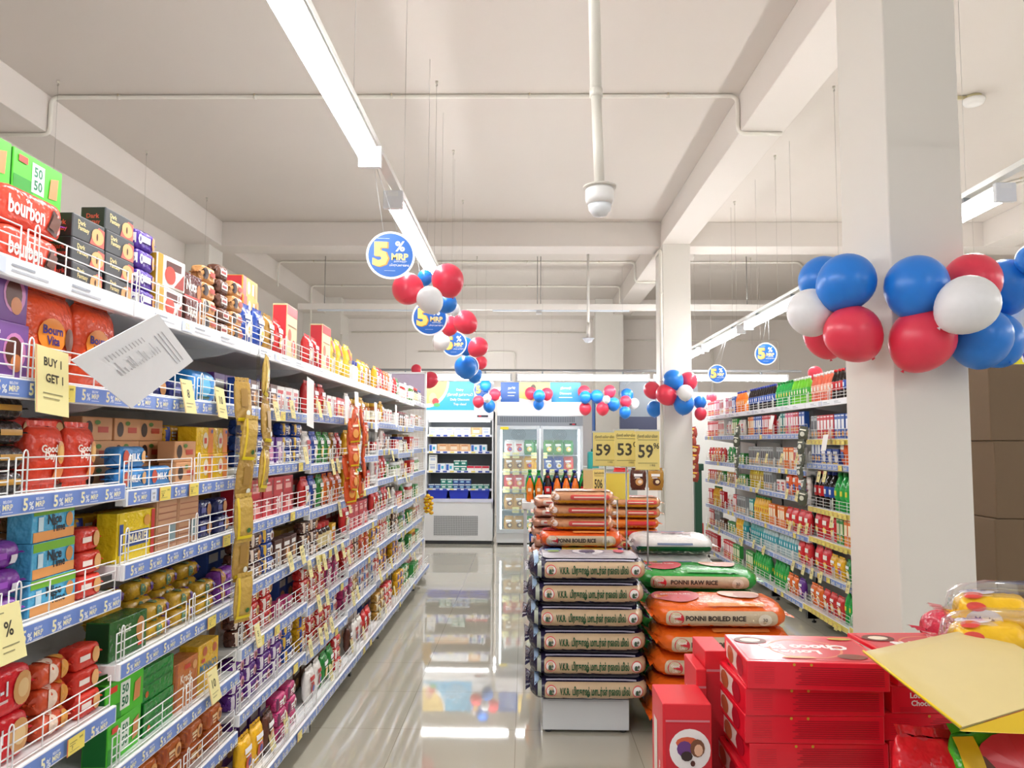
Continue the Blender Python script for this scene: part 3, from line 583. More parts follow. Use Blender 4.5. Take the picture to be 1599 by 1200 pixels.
for nm, c, a in [('red', 'd02430', 'f6ecec'), ('green', '3a9a44', 'f0f0d0'), ('blue', '2858b0', 'f0f4fa'), ('orange', 'ee7a2c', 'fff0d0'), ('pink', 'e87898', 'fff4f6'), ('white', 'ecebe6', 'c84c4c'), ('teal', '2c9490', 'e8f4ea'), ('silver', 'a8acae', '4a4a50')]:
    p_box('C'+nm, nm+' slim juice carton', .065, .045, .20, c, [('r', -.38, -.1, .38, .3, a), ('e', 0, -.28, .3, .12, 'f0a83c'), ('r', -.4, .42, .4, .46, a)], name='juice_carton', cat='carton', side=c)
p_pouch('Dorange', 'orange refill pouch', .15, .06, .21, 'f0642c', [('r', -.3, .1, .3, .3, 'f8f0e8'), ('e', 0, -.15, .3, .16, '3a5cb0')], name='refill_pouch')
p_pouch('Dred', 'red refill pouch', .15, .06, .21, 'd8222c', [('r', -.3, .05, .3, .25, 'f8f0e8'), ('e', 0, -.2, .3, .14, 'f0c83c')], name='refill_pouch')
p_pouch('Dgreen', 'green refill pouch', .14, .06, .19, '2e9a4a', [('r', -.3, .05, .3, .25, 'f8f0e8'), ('e', 0, -.2, .3, .14, 'f4f4d0')], name='refill_pouch')

NCOUNT = {}; SCL = [1]
def place(key, loc, rz, label, group=None, rot=None):
    p = PR[key]; NCOUNT[p['name']] = NCOUNT.get(p['name'], 0)+1
    o = bpy.data.objects.new(p['name'], p['mesh']); COL.objects.link(o); o.location = loc
    o.rotation_euler = rot if rot else (0, 0, rz); o['label'] = label; o['category'] = p['cat']
    if group: o['group'] = group
    if SCL[0] != 1: o.scale = (SCL[0],)*3
    for nm, me in p['parts']:
        c = bpy.data.objects.new(nm, me); COL.objects.link(c); c.parent = o
    return o
TIER = ['bottom', 'second', 'third', 'fourth', 'fifth']
def stock(side, bi, si, items, x=None, x1=None):
    """items: (key, columns, tiers[, depth offset]) laid along the shelf from its camera-left end"""
    rnd = random.Random(bi*97+si*13+(0 if side == 'L' else 5))
    h = (LH[bi][si] if side == 'L' else RH[bi][si])+.0405
    last = si == len(LH[bi] if side == 'L' else RH[bi])-1
    x = .02 if x is None else x; x1 = BW-.015 if x1 is None else x1; col = 0
    for it in items:
        key, n, tiers = it[:3]; dy = it[3] if len(it) > 3 else 0
        p = PR[key]
        for c in range(n):
            if x+p['W'] > x1: return x
            for q in range(tiers):
                if side == 'R' and bi > 3 and False: continue
                lx = x+p['W']/2; ly = .022+p['D']/2+dy+rnd.uniform(0, .006)+q*.002 - (.05 if last else 0)
                a = rnd.uniform(-.05, .05) if p['W'] > .09 else 0
                if side == 'L':
                    loc = (LX-ly-abs(a)*p['W']*.5, LY0+bi*BW+lx, h+q*(p['H']+.0006)); rz = PI/2+a
                    bn = '%s biscuit bay' % ORD[bi]
                else:
                    loc = (RX+ly+abs(a)*p['W']*.5, RY1-bi*BW-lx, h+q*(p['H']+.0006)); rz = -PI/2+a
                    bn = '%s drinks bay' % ORD[bi]
                lab = '%s, %s shelf down, %s, %s in row%s' % (p['desc'], ORD[si], bn, ORD[col], (', %s tier' % TIER[q]) if tiers > 1 else '')
                if len(lab.split()) > 16: lab = lab.replace(' shelf down', ' shelf').replace(' in row', '')
                if dy > .06: lab = 'rear '+lab
                if key == 'dark': lab = 'charcoal cookie box with cookie picture, %s column on top shelf, %s tier' % ('nearer' if x < .8 else 'farther', TIER[q])
                place(key, loc, rz, lab, '%ss on the %s shelf of the %s' % (p['name'].replace('_', ' '), ORD[si], bn))
            x += p['W']+.004+(.006 if p['W'] > .1 else .001); col += 1
    return x
# first biscuit bay (only its far half is in the picture)
X0 = .30
stock('L', 0, 0, [('bourbon', 1, 2)], .41); stock('L', 0, 0, [('dark', 1, 3)], .685, .94); stock('L', 0, 0, [('dark', 1, 4)], .842, 1.0)
stock('L', 0, 0, [('fifty', 2, 3, .11)], .40, .95); stock('L', 0, 0, [('purple', 1, 3, .11)], .82, 1.0)
stock('L', 0, 1, [('choc', 1, 2), ('vita', 2, 1)], .36, .98)
stock('L', 0, 2, [('gdroll', 1, 4), ('goodday', 1, 1), ('goodday', 1, 1)], .36, .98)
stock('L', 0, 2, [('redpk', 3, 3, .12)], .5)
stock('L', 0, 3, [('purpleroll', 1, 3), ('nice', 1, 3), ('redpk', 1, 3)], .36, .98)
stock('L', 0, 3, [('tanpk', 3, 4, .12)], .4)
stock('L', 0, 4, [('two', 1, 2), ('orangeroll', 1, 3), ('redpk', 1, 3)], .39, .99)
stock('L', 0, 4, [('two', 1, 2, .12)], .5)
stock('L', 0, 5, [('jeera', 2, 2), ('fifty', 1, 2)], .3)
# second bay
stock('L', 1, 0, [('purple', 1, 4), ('crown', 1, 2), ('nuts', 1, 2), ('tanpk', 1, 4), ('brownpk', 1, 5), ('tanpk', 1, 4)], .075, .98)
stock('L', 1, 0, [('purple', 2, 4, .1), ('brownpk', 3, 4, .1)], .08)
stock('L', 1, 1, [('navypk', 3, 1), ('bigblue', 1, 1), ('bigblue', 1, 1)], .03)
stock('L', 1, 1, [('navypk', 6, 2, .12)], .03)
stock('L', 1, 2, [('bluepk', 1, 2), ('bluepk', 1, 1), ('creambox', 1, 2), ('cheese', 3, 2)], .03)
stock('L', 1, 2, [('creambox', 3, 3, .1), ('Kyellow', 2, 3, .1)], .03)
stock('L', 1, 3, [('marie', 1, 1), ('cracker', 1, 1), ('cracker', 1, 1), ('navypk', 2, 2)], .03)
stock('L', 1, 3, [('Kyellow', 3, 2, .12), ('navypk', 2, 3, .12)], .03)
stock('L', 1, 4, [('jeera', 1, 1), ('goldroll', 3, 2), ('purpleroll', 1, 2)], .02, 1.0)
stock('L', 1, 4, [('goldroll', 4, 3, .08)], .1)
stock('L', 1, 5, [('fifty', 1, 2), ('fifty2', 1, 2), ('krack', 1, 1), ('monaco', 1, 1)], .02, 1.0)
stock('L', 1, 6, [('copperpk', 5, 2)], .03); stock('L', 1, 7, [('Kgold', 5, 2)], .03)
# the further bays: themes read off the photo
TH = {
 2: [[('Pblue', 2, 1), ('Pgold', 1, 1), ('Pred', 1, 1), ('cereal', 1, 1), ('Pred', 1, 1)], [('Bblue', 1, 1), ('Bbrown', 3, 1), ('Bwhite', 3, 1)], [('Kblue', 2, 3), ('Bpurple', 2, 1), ('Kblue', 2, 3)], [('redtin', 6, 2)], [('Kbrown', 2, 3), ('Kblue', 1, 3), ('Bbrown', 3, 1)], [('Kbrown', 1, 3), ('Kred', 2, 3), ('Kpink', 2, 1)], [('Kpurple', 4, 3), ('Kblue', 1, 3)], [('Pyellow', 2, 1), ('Pbrown', 1, 1), ('Kpink', 2, 3)]],
 3: [[('Pred', 2, 1), ('cereal', 1, 1), ('choco', 2, 1)], [('Pred', 3, 1), ('Bwhite', 2, 1), ('Bred', 2, 1)], [('Pwhite', 1, 1), ('Pblue', 1, 1), ('Pgreen', 2, 1), ('Pgold', 1, 1), ('Pred', 1, 1)], [('Pred', 1, 1), ('Pblue', 1, 1), ('Pgreen', 1, 1), ('Porange', 3, 1)], [('Kbrown', 2, 3), ('Jdark', 3, 1), ('Byellow', 1, 1)], [('Kred', 3, 3), ('Kpink', 2, 3)], [('Kyellow', 1, 3), ('Kred', 3, 3), ('Kwhite', 1, 3)], [('Pwhite', 2, 1), ('Pgreen', 2, 1), ('Kred', 1, 3)]],
 4: [[('choco', 1, 1), ('Jclear', 2, 1), ('Pyellow', 2, 1), ('Pgold', 1, 1)], [('Pwhite', 1, 1), ('Jamber', 2, 1), ('Pyellow', 2, 1), ('Jamber', 2, 1)], [('Pyellow', 2, 1), ('Pwhite', 2, 1), ('Bbrown', 2, 1)], [('Pyellow', 2, 1), ('Pred', 1, 1), ('Pgreen', 1, 1), ('Bred', 2, 1)], [('Pred', 1, 1), ('redtin', 4, 2)], [('Kred', 2, 3), ('Kbrown', 1, 3), ('Korange', 2, 3)], [('Kpink', 2, 3), ('Kgold', 1, 3), ('Kwhite', 2, 3)], [('Pbrown', 1, 1), ('Pwhite', 2, 1), ('Pred', 2, 1)]],
 5: [[('Pyellow', 1, 1), ('Pred', 2, 1), ('Porange', 2, 1), ('Pwhite', 1, 1)], [('Jamber', 3, 1), ('Pyellow', 1, 1), ('Bwhite', 3, 1)], [('Kred', 2, 1), ('Pwhite', 1, 1), ('Bbrown', 2, 1)], [('Pwhite', 2, 1), ('Pred', 2, 1), ('Bgreen', 1, 1)], [('Pred', 2, 1), ('Pbrown', 1, 1), ('Pred', 2, 1)], [('Kyellow', 2, 3), ('Kred', 2, 3), ('Kgreen', 1, 3)], [('Kwhite', 1, 3), ('Kred', 1, 3), ('Kyellow', 2, 3)], [('Kgold', 2, 3), ('Kred', 2, 3)]],
 6: [[('Pred', 1, 1), ('Pgreen', 1, 1), ('Jred', 4, 1), ('Pwhite', 1, 1)], [('Bwhite', 2, 1), ('Bbrown', 3, 1), ('Bwhite', 2, 1)], [('Bred', 2, 1), ('Jclear', 3, 1), ('Bbrown', 2, 1)], [('Jgreen', 4, 1), ('Pwhite', 2, 1), ('Byellow', 1, 1)], [('Pwhite', 1, 1), ('Bred', 3, 1), ('Pgreen', 1, 1)], [('Kbrown', 2, 3), ('Bgreen', 2, 1), ('Kwhite', 1, 3)], [('Kyellow', 2, 3), ('Bwhite', 2, 1), ('Kgreen', 1, 3)], [('Kyellow', 2, 3), ('Kgreen', 2, 3)]],
 7: [[('Jgreen', 3, 1), ('Jdark', 3, 1), ('Jclear', 3, 1)], [('Bwhite', 3, 1), ('Bgold', 2, 1), ('Bwhite', 2, 1)], [('Bred', 2, 1), ('Bwhite', 4, 1)], [('Bred', 3, 1), ('Jgreen', 4, 1)], [('Jred', 3, 1), ('Bgreen', 3, 1)], [('Bgreen', 2, 1), ('Bgold', 2, 1), ('Pwhite', 2, 1)], [('Bgreen', 2, 1), ('Jamber', 3, 1), ('Bgreen', 2, 1)], [('Bgreen', 3, 1), ('Bwhite', 3, 1)]]}
FILL = {2: 'Bbrown', 3: 'Bred', 4: 'Pwhite', 5: 'Pred', 6: 'Bwhite', 7: 'Bgold'}
for bi, rows in TH.items():
    for si, items in enumerate(rows):
        x = stock('L', bi, si, items)
        stock('L', bi, si, [(['Gred', 'Gpurple', 'Gbrown', 'Gwhite', 'Gblue', 'Ggold'][(si*5+bi) % 6], 7, 1, .13)], .06)
# cartons stacked behind the pouches on top of the third bay
stock('L', 2, 0, [('cereal2', 1, 4, .13)], .36)
stock('L', 4, 0, [('choco', 2, 1, .12), ('Bgold', 2, 2, .12)], .1)
# drinks side: bays counted from the far end; local x runs towards the camera
RT = {
 0: [[('Cred', 5, 1), ('Cpink', 4, 1), ('Cwhite', 3, 1)], [('Cred', 8, 1), ('Cwhite', 4, 1)], [('Pred', 2, 1), ('Porange', 2, 1), ('Pred', 2, 1)], [('Bred', 4, 1), ('Bgold', 2, 1), ('Bgreen', 2, 1)], [('Cred', 3, 1), ('b_juice', 5, 1), ('Cred', 3, 1)], [('Cred', 4, 1), ('Csilver', 4, 1), ('Bbrown', 2, 1)], [('Cred', 9, 1)]],
 1: [[('Cpink', 2, 1), ('Cwhite', 2, 1), ('Cblue', 2, 1), ('b_orange', 5, 1)], [('Pwhite', 2, 1), ('Cgreen', 3, 1), ('Pwhite', 2, 1)], [('Dgreen', 2, 1), ('Bgreen', 4, 1)], [('Bgold', 3, 1), ('Bred', 1, 1), ('Bgreen', 3, 1)], [('Pwhite', 2, 1), ('Cred', 2, 1), ('Csilver', 5, 1)], [('Bgreen', 3, 1), ('b_juice', 4, 1), ('b_teal', 2, 1)], [('Cred', 6, 1), ('Cgreen', 4, 1)]],
 2: [[('b_cola', 12, 1)], [('Corange', 3, 1), ('Cblue', 4, 1), ('Cred', 5, 1)], [('Csilver', 12, 1)], [('b_oil', 7, 1), ('Csilver', 4, 1)], [('Cteal', 2, 1), ('b_juice', 7, 1), ('Corange', 3, 1)], [('b_teal', 6, 1), ('b_water', 6, 1)], [('Cgreen', 4, 1), ('b_sprite', 7, 1)]],
 3: [[('b_sprite', 6, 1), ('b_lime', 6, 1)], [('Pwhite', 1, 1), ('Cteal', 2, 1), ('Cpink', 3, 1), ('Cred', 2, 1), ('Cblue', 2, 1)], [('Csilver', 3, 1), ('Corange', 4, 1), ('Cwhite', 3, 1)], [('Bwhite', 2, 1), ('Dorange', 3, 1), ('Pwhite', 1, 1)], [('Corange', 3, 1), ('Dred', 4, 1)], [('b_water', 7, 1), ('Dred', 2, 1)], [('b_sprite', 5, 1), ('Porange', 2, 1), ('Ppurple', 2, 1)]],
 4: [[('b_pinkd', 6, 1), ('b_colared', 3, 1), ('b_cola', 3, 1)], [('Csilver', 2, 1), ('Cred', 5, 1), ('Cblue', 4, 1)], [('Cblue', 3, 1), ('Bblue', 3, 1), ('Dorange', 1, 1)], [('L_colared', 2, 1), ('L_cola', 2, 1), ('L_sprite', 4, 1)], [('Dred', 3, 1), ('Cgreen', 2, 1), ('Corange', 3, 1)], [('Dred', 2, 1), ('Pyellow', 2, 1), ('Pgreen', 1, 1)], [('Porange', 2, 1), ('Pred', 3, 1), ('b_sprite', 2, 1)]],
 5: [[('b_cola', 3, 1), ('b_orange', 9, 1)], [('Cred', 6, 1), ('Cblue', 6, 1)], [('Cblue', 6, 1), ('Dgreen', 3, 1)], [('L_sprite', 7, 1)], [('L_colared', 2, 1), ('L_cola', 3, 1), ('L_sprite', 3, 1)], [('L_cola', 2, 1), ('L_sprite', 4, 1)], [('L_sprite', 3, 1), ('L_water', 4, 1)]],
}
for bi, rows in RT.items():
    for si, items in enumerate(rows): stock('R', bi, si, items)

# ------------------------------------------------------------------ price cards, papers and hanging strips
CARD = {}
def card_mesh(txt, W=.07, H=.105, col='e9dfa0'):
    k = (txt, W, H, col)
    if k in CARD: return CARD[k]
    m_ = MB(); m_.box(-W/2, -.001, -H, W/2, .001, 0, M(col, 'paper')); d = Dec(m_, lambda u, v, o: (u, -.001-o, v-H/2), .0003, .0002)
    tc = '33332a'
    if txt.startswith('BUY'):
        d.text('BUY 1', -.0*W, H*.28, H*.13, tc, .02, W*.7); d.text('GET 1', .05*W, H*.04, H*.13, tc, .02, W*.7)
        d.rect(-W*.3, -H*.2, W*.3, -H*.185, '8c8660'); d.rect(-W*.3, -H*.27, W*.2, -H*.255, '8c8660')
    elif txt:
        d.text(txt, 0, H*.08, H*.26, tc, .015, W*.75); d.rect(-W*.3, -H*.22, W*.3, -H*.2, '8c8660'); d.rect(-W*.3, -H*.32, W*.1, -H*.3, '8c8660'); d.rect(-W*.42, H*.36, -W*.1, H*.38, '8c8660')
    if col != 'f4f4f2': d.rect(-W/2, -H/2, -W/2+.003, H/2, 'f0b48c')
    CARD[k] = m_.mesh('price_card'); return CARD[k]
def wall_card(px, py, txt, label, X=-1.10, side=1, W=.07, H=.105, col='e9dfa0', tilt=.2, name='price_card'):
    p = atX(px, py, X); o = bpy.data.objects.new(name, card_mesh(txt, W, H, col)); COL.objects.link(o)
    rx = random.uniform(-.05, .12)
    o.rotation_euler = Euler((-tilt, rx, side*PI/2), 'XYZ'); o.location = (p.x, p.y, p.z+H/2)
    tag(o, label, 'price tag', 'price cards hanging from the %s shelf rails' % ('biscuit' if side > 0 else 'drinks')); return o
def bay_of(px, X=-1.1): y = atX(px, 700, X).y; return ORD[max(0, min(7, int((y-LY0)/BW)))]
LC = [(451, 878, 'BUY 1'), (470, 867, 'BUY 1'), (482, 889, '106'), (495, 881, '27'), (505, 878, '15'), (523, 865, '113'), (534, 860, '52'), (543, 870, '42'), (400, 993, '5'), (496, 943, '24'), (509, 933, '20'), (499, 994, '44'), (507, 987, '44'),
      (516, 977, '26'), (483, 1013, '10'), (550, 936, '21'), (557, 926, '12'), (592, 897, '9'), (610, 880, '7'), (515, 1050, '10'), (548, 1009, '15'), (566, 990, '8'), (592, 956, '75'), (600, 949, '20'), (615, 924, '5'), (382, 920, ''), (329, 1072, '10'),
      (289, 620, '8'), (341, 630, '10'), (429, 643, '24'), (454, 640, '45'), (475, 712, '15'), (518, 730, '35'), (526, 728, '53'), (529, 796, '29'), (544, 791, '50'), (612, 712, '40'), (634, 700, '12'), (606, 770, '30'), (636, 808, '20'), (628, 855, '44'), (633, 745, '9'), (590, 865, '6'), (647, 870, '10'), (444, 1130, 'BUY 1'), (422, 1156, 'BUY 1'), (497, 640, ''), (512, 640, '')]
LCN = {}; LC.sort()
for i, (px, py, tx) in enumerate(LC):
    h = atX(px, py, -1.1).z; lv = min(range(8), key=lambda k: abs(LH[2][k]-h)); kk = (lv, bay_of(px)); LCN[kk] = LCN.get(kk, 0)+1
    what = ('yellow buy one get one card' if tx.startswith('BUY') else 'yellow price card reading %s' % tx if tx else 'blank yellow card in glossy sleeve')
    wall_card(px, py, tx, '%s, %s shelf of %s biscuit bay, %s along' % (what, ORD[lv], bay_of(px), ORD[LCN[kk]-1]), W=.062 if px > 380 else .085, H=.088 if px > 380 else .112)
wall_card(79, 597, 'BUY 1', 'large yellow buy one get one card below the orange cookie pouches', W=.125, H=.155, tilt=.1)
wall_card(5, 990, '%', 'yellow percent card at the left picture edge below purple rolls', W=.09, H=.12)
for (px, py, ww, hh, lb) in [(484, 630, .12, .24, 'tall white blank paper hanging at the third biscuit bay'), (556, 636, .10, .19, 'white hanging paper beside the white one in the fifth biscuit bay'), (586, 652, .09, .21, 'narrow white hanging paper in the sixth biscuit bay'), (618, 650, .08, .18, 'small white hanging paper near the far biscuit bays'), (541, 640, .10, .16, 'short white hanging paper on the second shelf, fourth biscuit bay')]:
    o = wall_card(px, py, '', lb, X=-1.06, W=ww, H=hh, col='f4f4f2', tilt=.05, name='hanging_paper'); o['category'] = 'paper'; o['group'] = 'white papers hung on the biscuit shelves'
# the tilted printed sheet in a plastic sleeve near the camera
m_ = MB(); P = [atX(247, 490, -.98), atX(302, 564, -1.06), atX(205, 638, -1.04), atX(181, 572, -.99)]
c0 = sum(P, Vector())/4; P = [p-c0 for p in P]; nrm = (P[1]-P[0]).cross(P[3]-P[0]).normalized()
if nrm.dot(CAM_LOC-c0) < 0: nrm = -nrm
P[3] = P[0]+P[2]-P[1]
fn = lambda u, v, o: tuple(P[3]+(P[0]-P[3])*u+(P[2]-P[3])*(1-v)+nrm*(o))
m_.add([tuple(p+nrm*.0) for p in P]+[tuple(p-nrm*.002) for p in P], [(0, 1, 2, 3), (7, 6, 5, 4), (0, 4, 5, 1), (1, 5, 6, 2), (2, 6, 7, 3), (3, 7, 4, 0)], M('eef0f4', 'paper'))
d = Dec(m_, fn, .0008, .0003); d.rect(.1, .1, .1, .1, 'ffffff')
for k in range(3): d.rect(.78+k*.05, .15, .79+k*.05, .75, '9b9ba2')
for k in range(14): d.rect(.2+k*.038, .50, .212+k*.038, .62+.1*math.sin(k*1.7), 'b4b4ba')
for k in range(12): d.rect(.2+k*.038, .78, .212+k*.038, .86, 'b4b4ba')
tag(m_.obj('printed_sheet', loc=c0), 'white printed list in a plastic sleeve jutting from the near biscuit shelves', 'paper')
# strips of sachets clipped to the shelves
def sachet_strip(x, y, z0, z1, n, keys, rz, where, kind, lean=0):
    s_ = MB(); s_.box(-.012, -.001, 0, .012, .001, z1-z0, M('c9d4da', 'clear')); s_.tube([(0, 0, z1-z0), (0, .0, z1-z0+.03)], .002, M('b9bcc0', 'metal'), 5)
    tag(s_.obj('hanging_strip', loc=(x, y, z0), rz=rz), 'clear plastic strip holding %s %s' % (kind, where), 'strip')
    for k in range(n):
        z = z1-(k+1)*(z1-z0)/n; a = random.uniform(-.35, .35); off = .03+.018*(k % 2)
        dx, dy = math.sin(rz)*off, -math.cos(rz)*off
        place(keys[k % len(keys)], (x+dx, y+dy, z), 0, '%s %s, %s from the top of its strip' % (kind.rstrip('s'), where, ORD[k]), kind+' '+where, rot=(random.uniform(-.12, .12), a*.5, rz+a))
p_pouch('Sgold', 'x', .078, .022, .18, 'b08c46', [('r', -.5, -.5, .5, -.42, 'f2dc20'), ('e', .2, -.3, .16, .07, 'e8ece0'), ('r', -.3, -.15, .2, .3, '9c7838')], name='sachet')
p_pouch('Sgold2', 'x', .078, .022, .18, 'c2a04e', [('r', -.5, -.5, .5, -.42, 'f2dc20'), ('r', -.5, -.42, -.36, .5, 'e2c22c'), ('e', .2, -.3, .14, .06, '3a6a34')], name='sachet')
p_pouch('Sred', 'x', .10, .022, .16, 'd8582c', [('r', -.5, -.5, .5, -.42, 'f2c820'), ('e', 0, -.1, .3, .2, 'e8a04c'), ('r', -.3, .2, .3, .3, 'f8e8c8'), ('r', .38, -.5, .5, .5, 'f2c820')], name='sachet')
sachet_strip(-1.07, 2.86, .84, 1.70, 6, ['Sgold', 'Sgold2'], PI/2-.5, 'between second and third biscuit bays', 'gold sachets')
sachet_strip(-1.05, 3.0, 1.3, 1.84, 3, ['Sgold2', 'Sgold'], PI/2-.2, 'just behind the nearer gold strip', 'gold sachets')
sachet_strip(-1.06, 4.62, 1.12, 1.62, 7, ['Sred'], PI/2-.4, 'at the fourth biscuit bay', 'orange sachets')
sachet_strip(-1.04, 4.78, 1.15, 1.66, 5, ['Sred'], PI/2, 'beside the fifth biscuit bay', 'orange sachets')
t = thing('bag', 'yellow netted bundle hanging at the far end of the biscuit shelves', 'bag', (-1.06, 8.63, .69))
for k in range(16):
    a = k*2.4; m_ = MB(); c = (.032*math.cos(a), -.05+.032*math.sin(a), .02+k*.0125); m_.lathe([(0, -.022), (.02, -.014), (.026, 0), (.02, .014), (0, .022)], M('f0c818', 'foil'), c=c, n=8, cap=False); m_.lathe([(.0265, -.003), (.0265, .003)], M('c84a1c'), c=c, n=8, cap=False); m_.obj('sachet', t)

# drinks side cards and strips
RC = [(1114, 716, '24'), (1130, 716, '18'), (1184, 714, '65'), (1198, 716, '34'), (1222, 716, '40'), (1246, 716, '28'), (1256, 720, '55'), (1108, 747, '35'), (1124, 748, '52'), (1139, 752, '30'), (1151, 755, '42'), (1185, 762, '10'), (1230, 772, '22'), (1246, 775, '30'), (1280, 745, '49'), (1289, 745, '37'), (1118, 784, '86'), (1126, 786, '54'),
      (1106, 822, '12'), (1124, 829, '25'), (1160, 847, '32'), (1178, 850, '14'), (1194, 860, '10'), (1235, 822, '13'), (1249, 827, '72'), (1261, 826, '100'), (1300, 816, '40'), (1240, 884, '25'), (1256, 890, '27'), (1269, 896, '26'), (1283, 902, '20'), (1253, 947, '5'), (1308, 976, '32'), (1326, 918, '60'), (1290, 692, ''), (1207, 660, '')]
RC.sort(); RCN = {}
for i, (px, py, tx) in enumerate(RC):
    p = atX(px, py, 2.4); bi = max(0, min(5, int((RY1-p.y)/BW))); lv = min(range(7), key=lambda k: abs(RH[bi][k]-p.z)); RCN[(bi, lv)] = RCN.get((bi, lv), 0)+1
    if tx: wall_card(px, py, tx, 'yellow price card reading %s, %s shelf of %s drinks bay, %s along' % (tx, ORD[lv], ORD[bi], ORD[RCN[(bi, lv)]-1]), X=2.395, side=-1, W=.06, H=.09)
    else: o = wall_card(px, py, '', 'white hanging paper on the %s shelf of the %s drinks bay' % (ORD[lv], ORD[bi]), X=2.36, side=-1, W=.10, H=.2 if i % 2 else .13, col='f4f4f2', name='hanging_paper')
p_pouch('Sdark', 'x', .09, .022, .13, '54584a', [('e', 0, 0, .3, .2, 'd8d8c8'), ('r', -.4, .3, .4, .4, 'f0ecd8')], name='sachet')
p_pouch('Smix', 'x', .13, .05, .15, 'a8483a', [('e', 0, 0, .3, .2, 'e8d8a8'), ('r', -.4, .3, .4, .42, 'f2c820')], name='sachet')
sachet_strip(2.36, 8.48, 1.12, 1.68, 5, ['Sdark'], -PI/2+.3, 'at the third drinks bay', 'dark sachets')
sachet_strip(2.36, 6.52, .98, 1.62, 6, ['Sdark'], -PI/2+.3, 'between the fourth and fifth drinks bays', 'dark sachets')
sachet_strip(2.30, 10.42, .98, 1.68, 6, ['Smix'], -PI/2+.8, 'at the far end of the drinks shelves', 'red sachets')

# ------------------------------------------------------------------ round hanging signs
SGN = {}
def sign_mesh(r, full):
    k = (r, full)
    if k in SGN: return SGN[k]
    m_ = MB(); n = 40; V = []
    for y in (-.0025, .0025): V += [(r*math.cos(2*PI*k/n), y, r*math.sin(2*PI*k/n)) for k in range(n)]
    m_.add(V, [tuple(range(n)), tuple(range(n, 2*n))[::-1]]+[(k, n+k, n+(k+1) % n, (k+1) % n) for k in range(n)], M('f4f6f8', 'card'))
    for sg in (-1, 1):
        d = Dec(m_, lambda u, v, o: (u*(-sg), sg*(.0025+o), v), .0004, .0003)
        d.ell(0, 0, r*.91, r*.91, '1d63b8', 40)
        d.text('5', -.42*r+.006, .02*r, .95*r, 'c98a2c', .06); d.text('5', -.42*r, .04*r, .95*r, 'f6cf6a', .05)
        d.text('%', .38*r, .38*r, .42*r, 'f2f4f6', .03); d.text('MRP', .38*r, -.06*r, .27*r, 'f6d98a', .04, .8*r)
        d.text('அனைத்து', .4*r, -.26*r, .07*r, 'f0f2f4', 0, .7*r); d.text('பொருட்களுக்கும்', .36*r, -.42*r, .09*r, 'f4f6f8', .01, .8*r)
        d.rect(-.25*r, -.66*r, .2*r, -.645*r, 'c8dcf0'); d.rect(-.55*r, .68*r, -.05*r, .70*r, 'c8dcf0')
    SGN[k] = m_.mesh('round_sign'); return SGN[k]
def round_sign(px, py, rp, label, r=.115, yaw=0, ztop=2.81):
    Y = r*1200/rp; p = at(px, py, Y); t = thing('round_sign', label, 'sign', p, yaw, 'round five percent signs')
    o = bpy.data.objects.new('sign_disc', sign_mesh(r, 1)); COL.objects.link(o); o.parent = t
    for sx in (-.3, .3):
        m_ = MB(); ax = -.72 if p.x < .2 and p.y < 8.2 else 2.5 if p.x > 1.8 else p.x; q = Matrix.Rotation(-yaw, 3, 'Z') @ Vector((ax-p.x, 10.6-p.y if ax == p.x else 0, (2.47 if ax == p.x else ztop)-p.z)); m_.tube([(sx*r, 0, r*.93), (q.x+sx*.02, q.y, max(r+.02, q.z))], .001, M('d8dce0'), 4); m_.obj('cord', t)
round_sign(610, 399, 38.5, 'largest blue round five percent sign, nearest under the main lights', yaw=.12)
round_sign(671, 497, 28, 'blue round five percent sign partly behind the white balloon', yaw=.1)
round_sign(709, 537, 20.5, 'third round five percent sign, in front of blue balloons', yaw=-.1)
round_sign(733, 572, 16.5, 'fourth round five percent sign behind the lowest blue balloon', yaw=.5)
round_sign(752, 609, 12.3, 'round five percent sign above the dairy chiller edge')
round_sign(791, 614, 11.5, 'round five percent sign at the left of the fridge header')
round_sign(970, 616, 10.5, 'narrow turned round sign by the pillar balloons', yaw=1.0)
round_sign(1120, 584, 14.5, 'round five percent sign above the far drinks shelves')
round_sign(1196, 553, 17.5, 'round five percent sign above the drinks shelves, nearer of two')
round_sign(1112, 615, 10.5, 'edge-on round sign at the far drinks shelf end', yaw=1.3)

# ------------------------------------------------------------------ balloons
BC = {'b': ('blue', '2280e0'), 'r': ('red', 'e83e56'), 'w': ('white', 'eeeef0')}; BM = {}
def balloon(px, py, rp, c, Y, where, group):
    nm, hx = BC[c]; r = rp*Y/1200; p = at(px, py, Y)
    if c not in BM:
        m_ = MB(); pr = []
        for k in range(17):
            a = PI*k/16; z = -math.cos(a); rr = math.sin(a)*(1+.0*z); pr.append((max(rr, .001)*(1 if z > 0 else 1-.10*z*z), z if z > 0 else z*1.18))
        m_.lathe(pr, M(hx, 'balloon'), n=28, cap=False)
        k_ = MB(); k_.lathe([(.02, -1.16), (.035, -1.2), (.07, -1.25), (.02, -1.25)], M(hx, 'balloon'), n=10)
        BM[c] = (m_.mesh('balloon'), k_.mesh('knot'))
    o = bpy.data.objects.new('balloon', BM[c][0]); COL.objects.link(o); o.scale = (r, r, r); o.location = p
    k = bpy.data.objects.new('knot', BM[c][1]); COL.objects.link(k); k.parent = o
    o.rotation_euler = (random.uniform(-.5, .9), random.uniform(-.6, .6), random.uniform(0, 6)) if rp > 12 else (0, 0, 0)
    tag(o, '%s balloon %s' % (nm, where), 'balloon', group)
g = 'balloons on the near pillar'
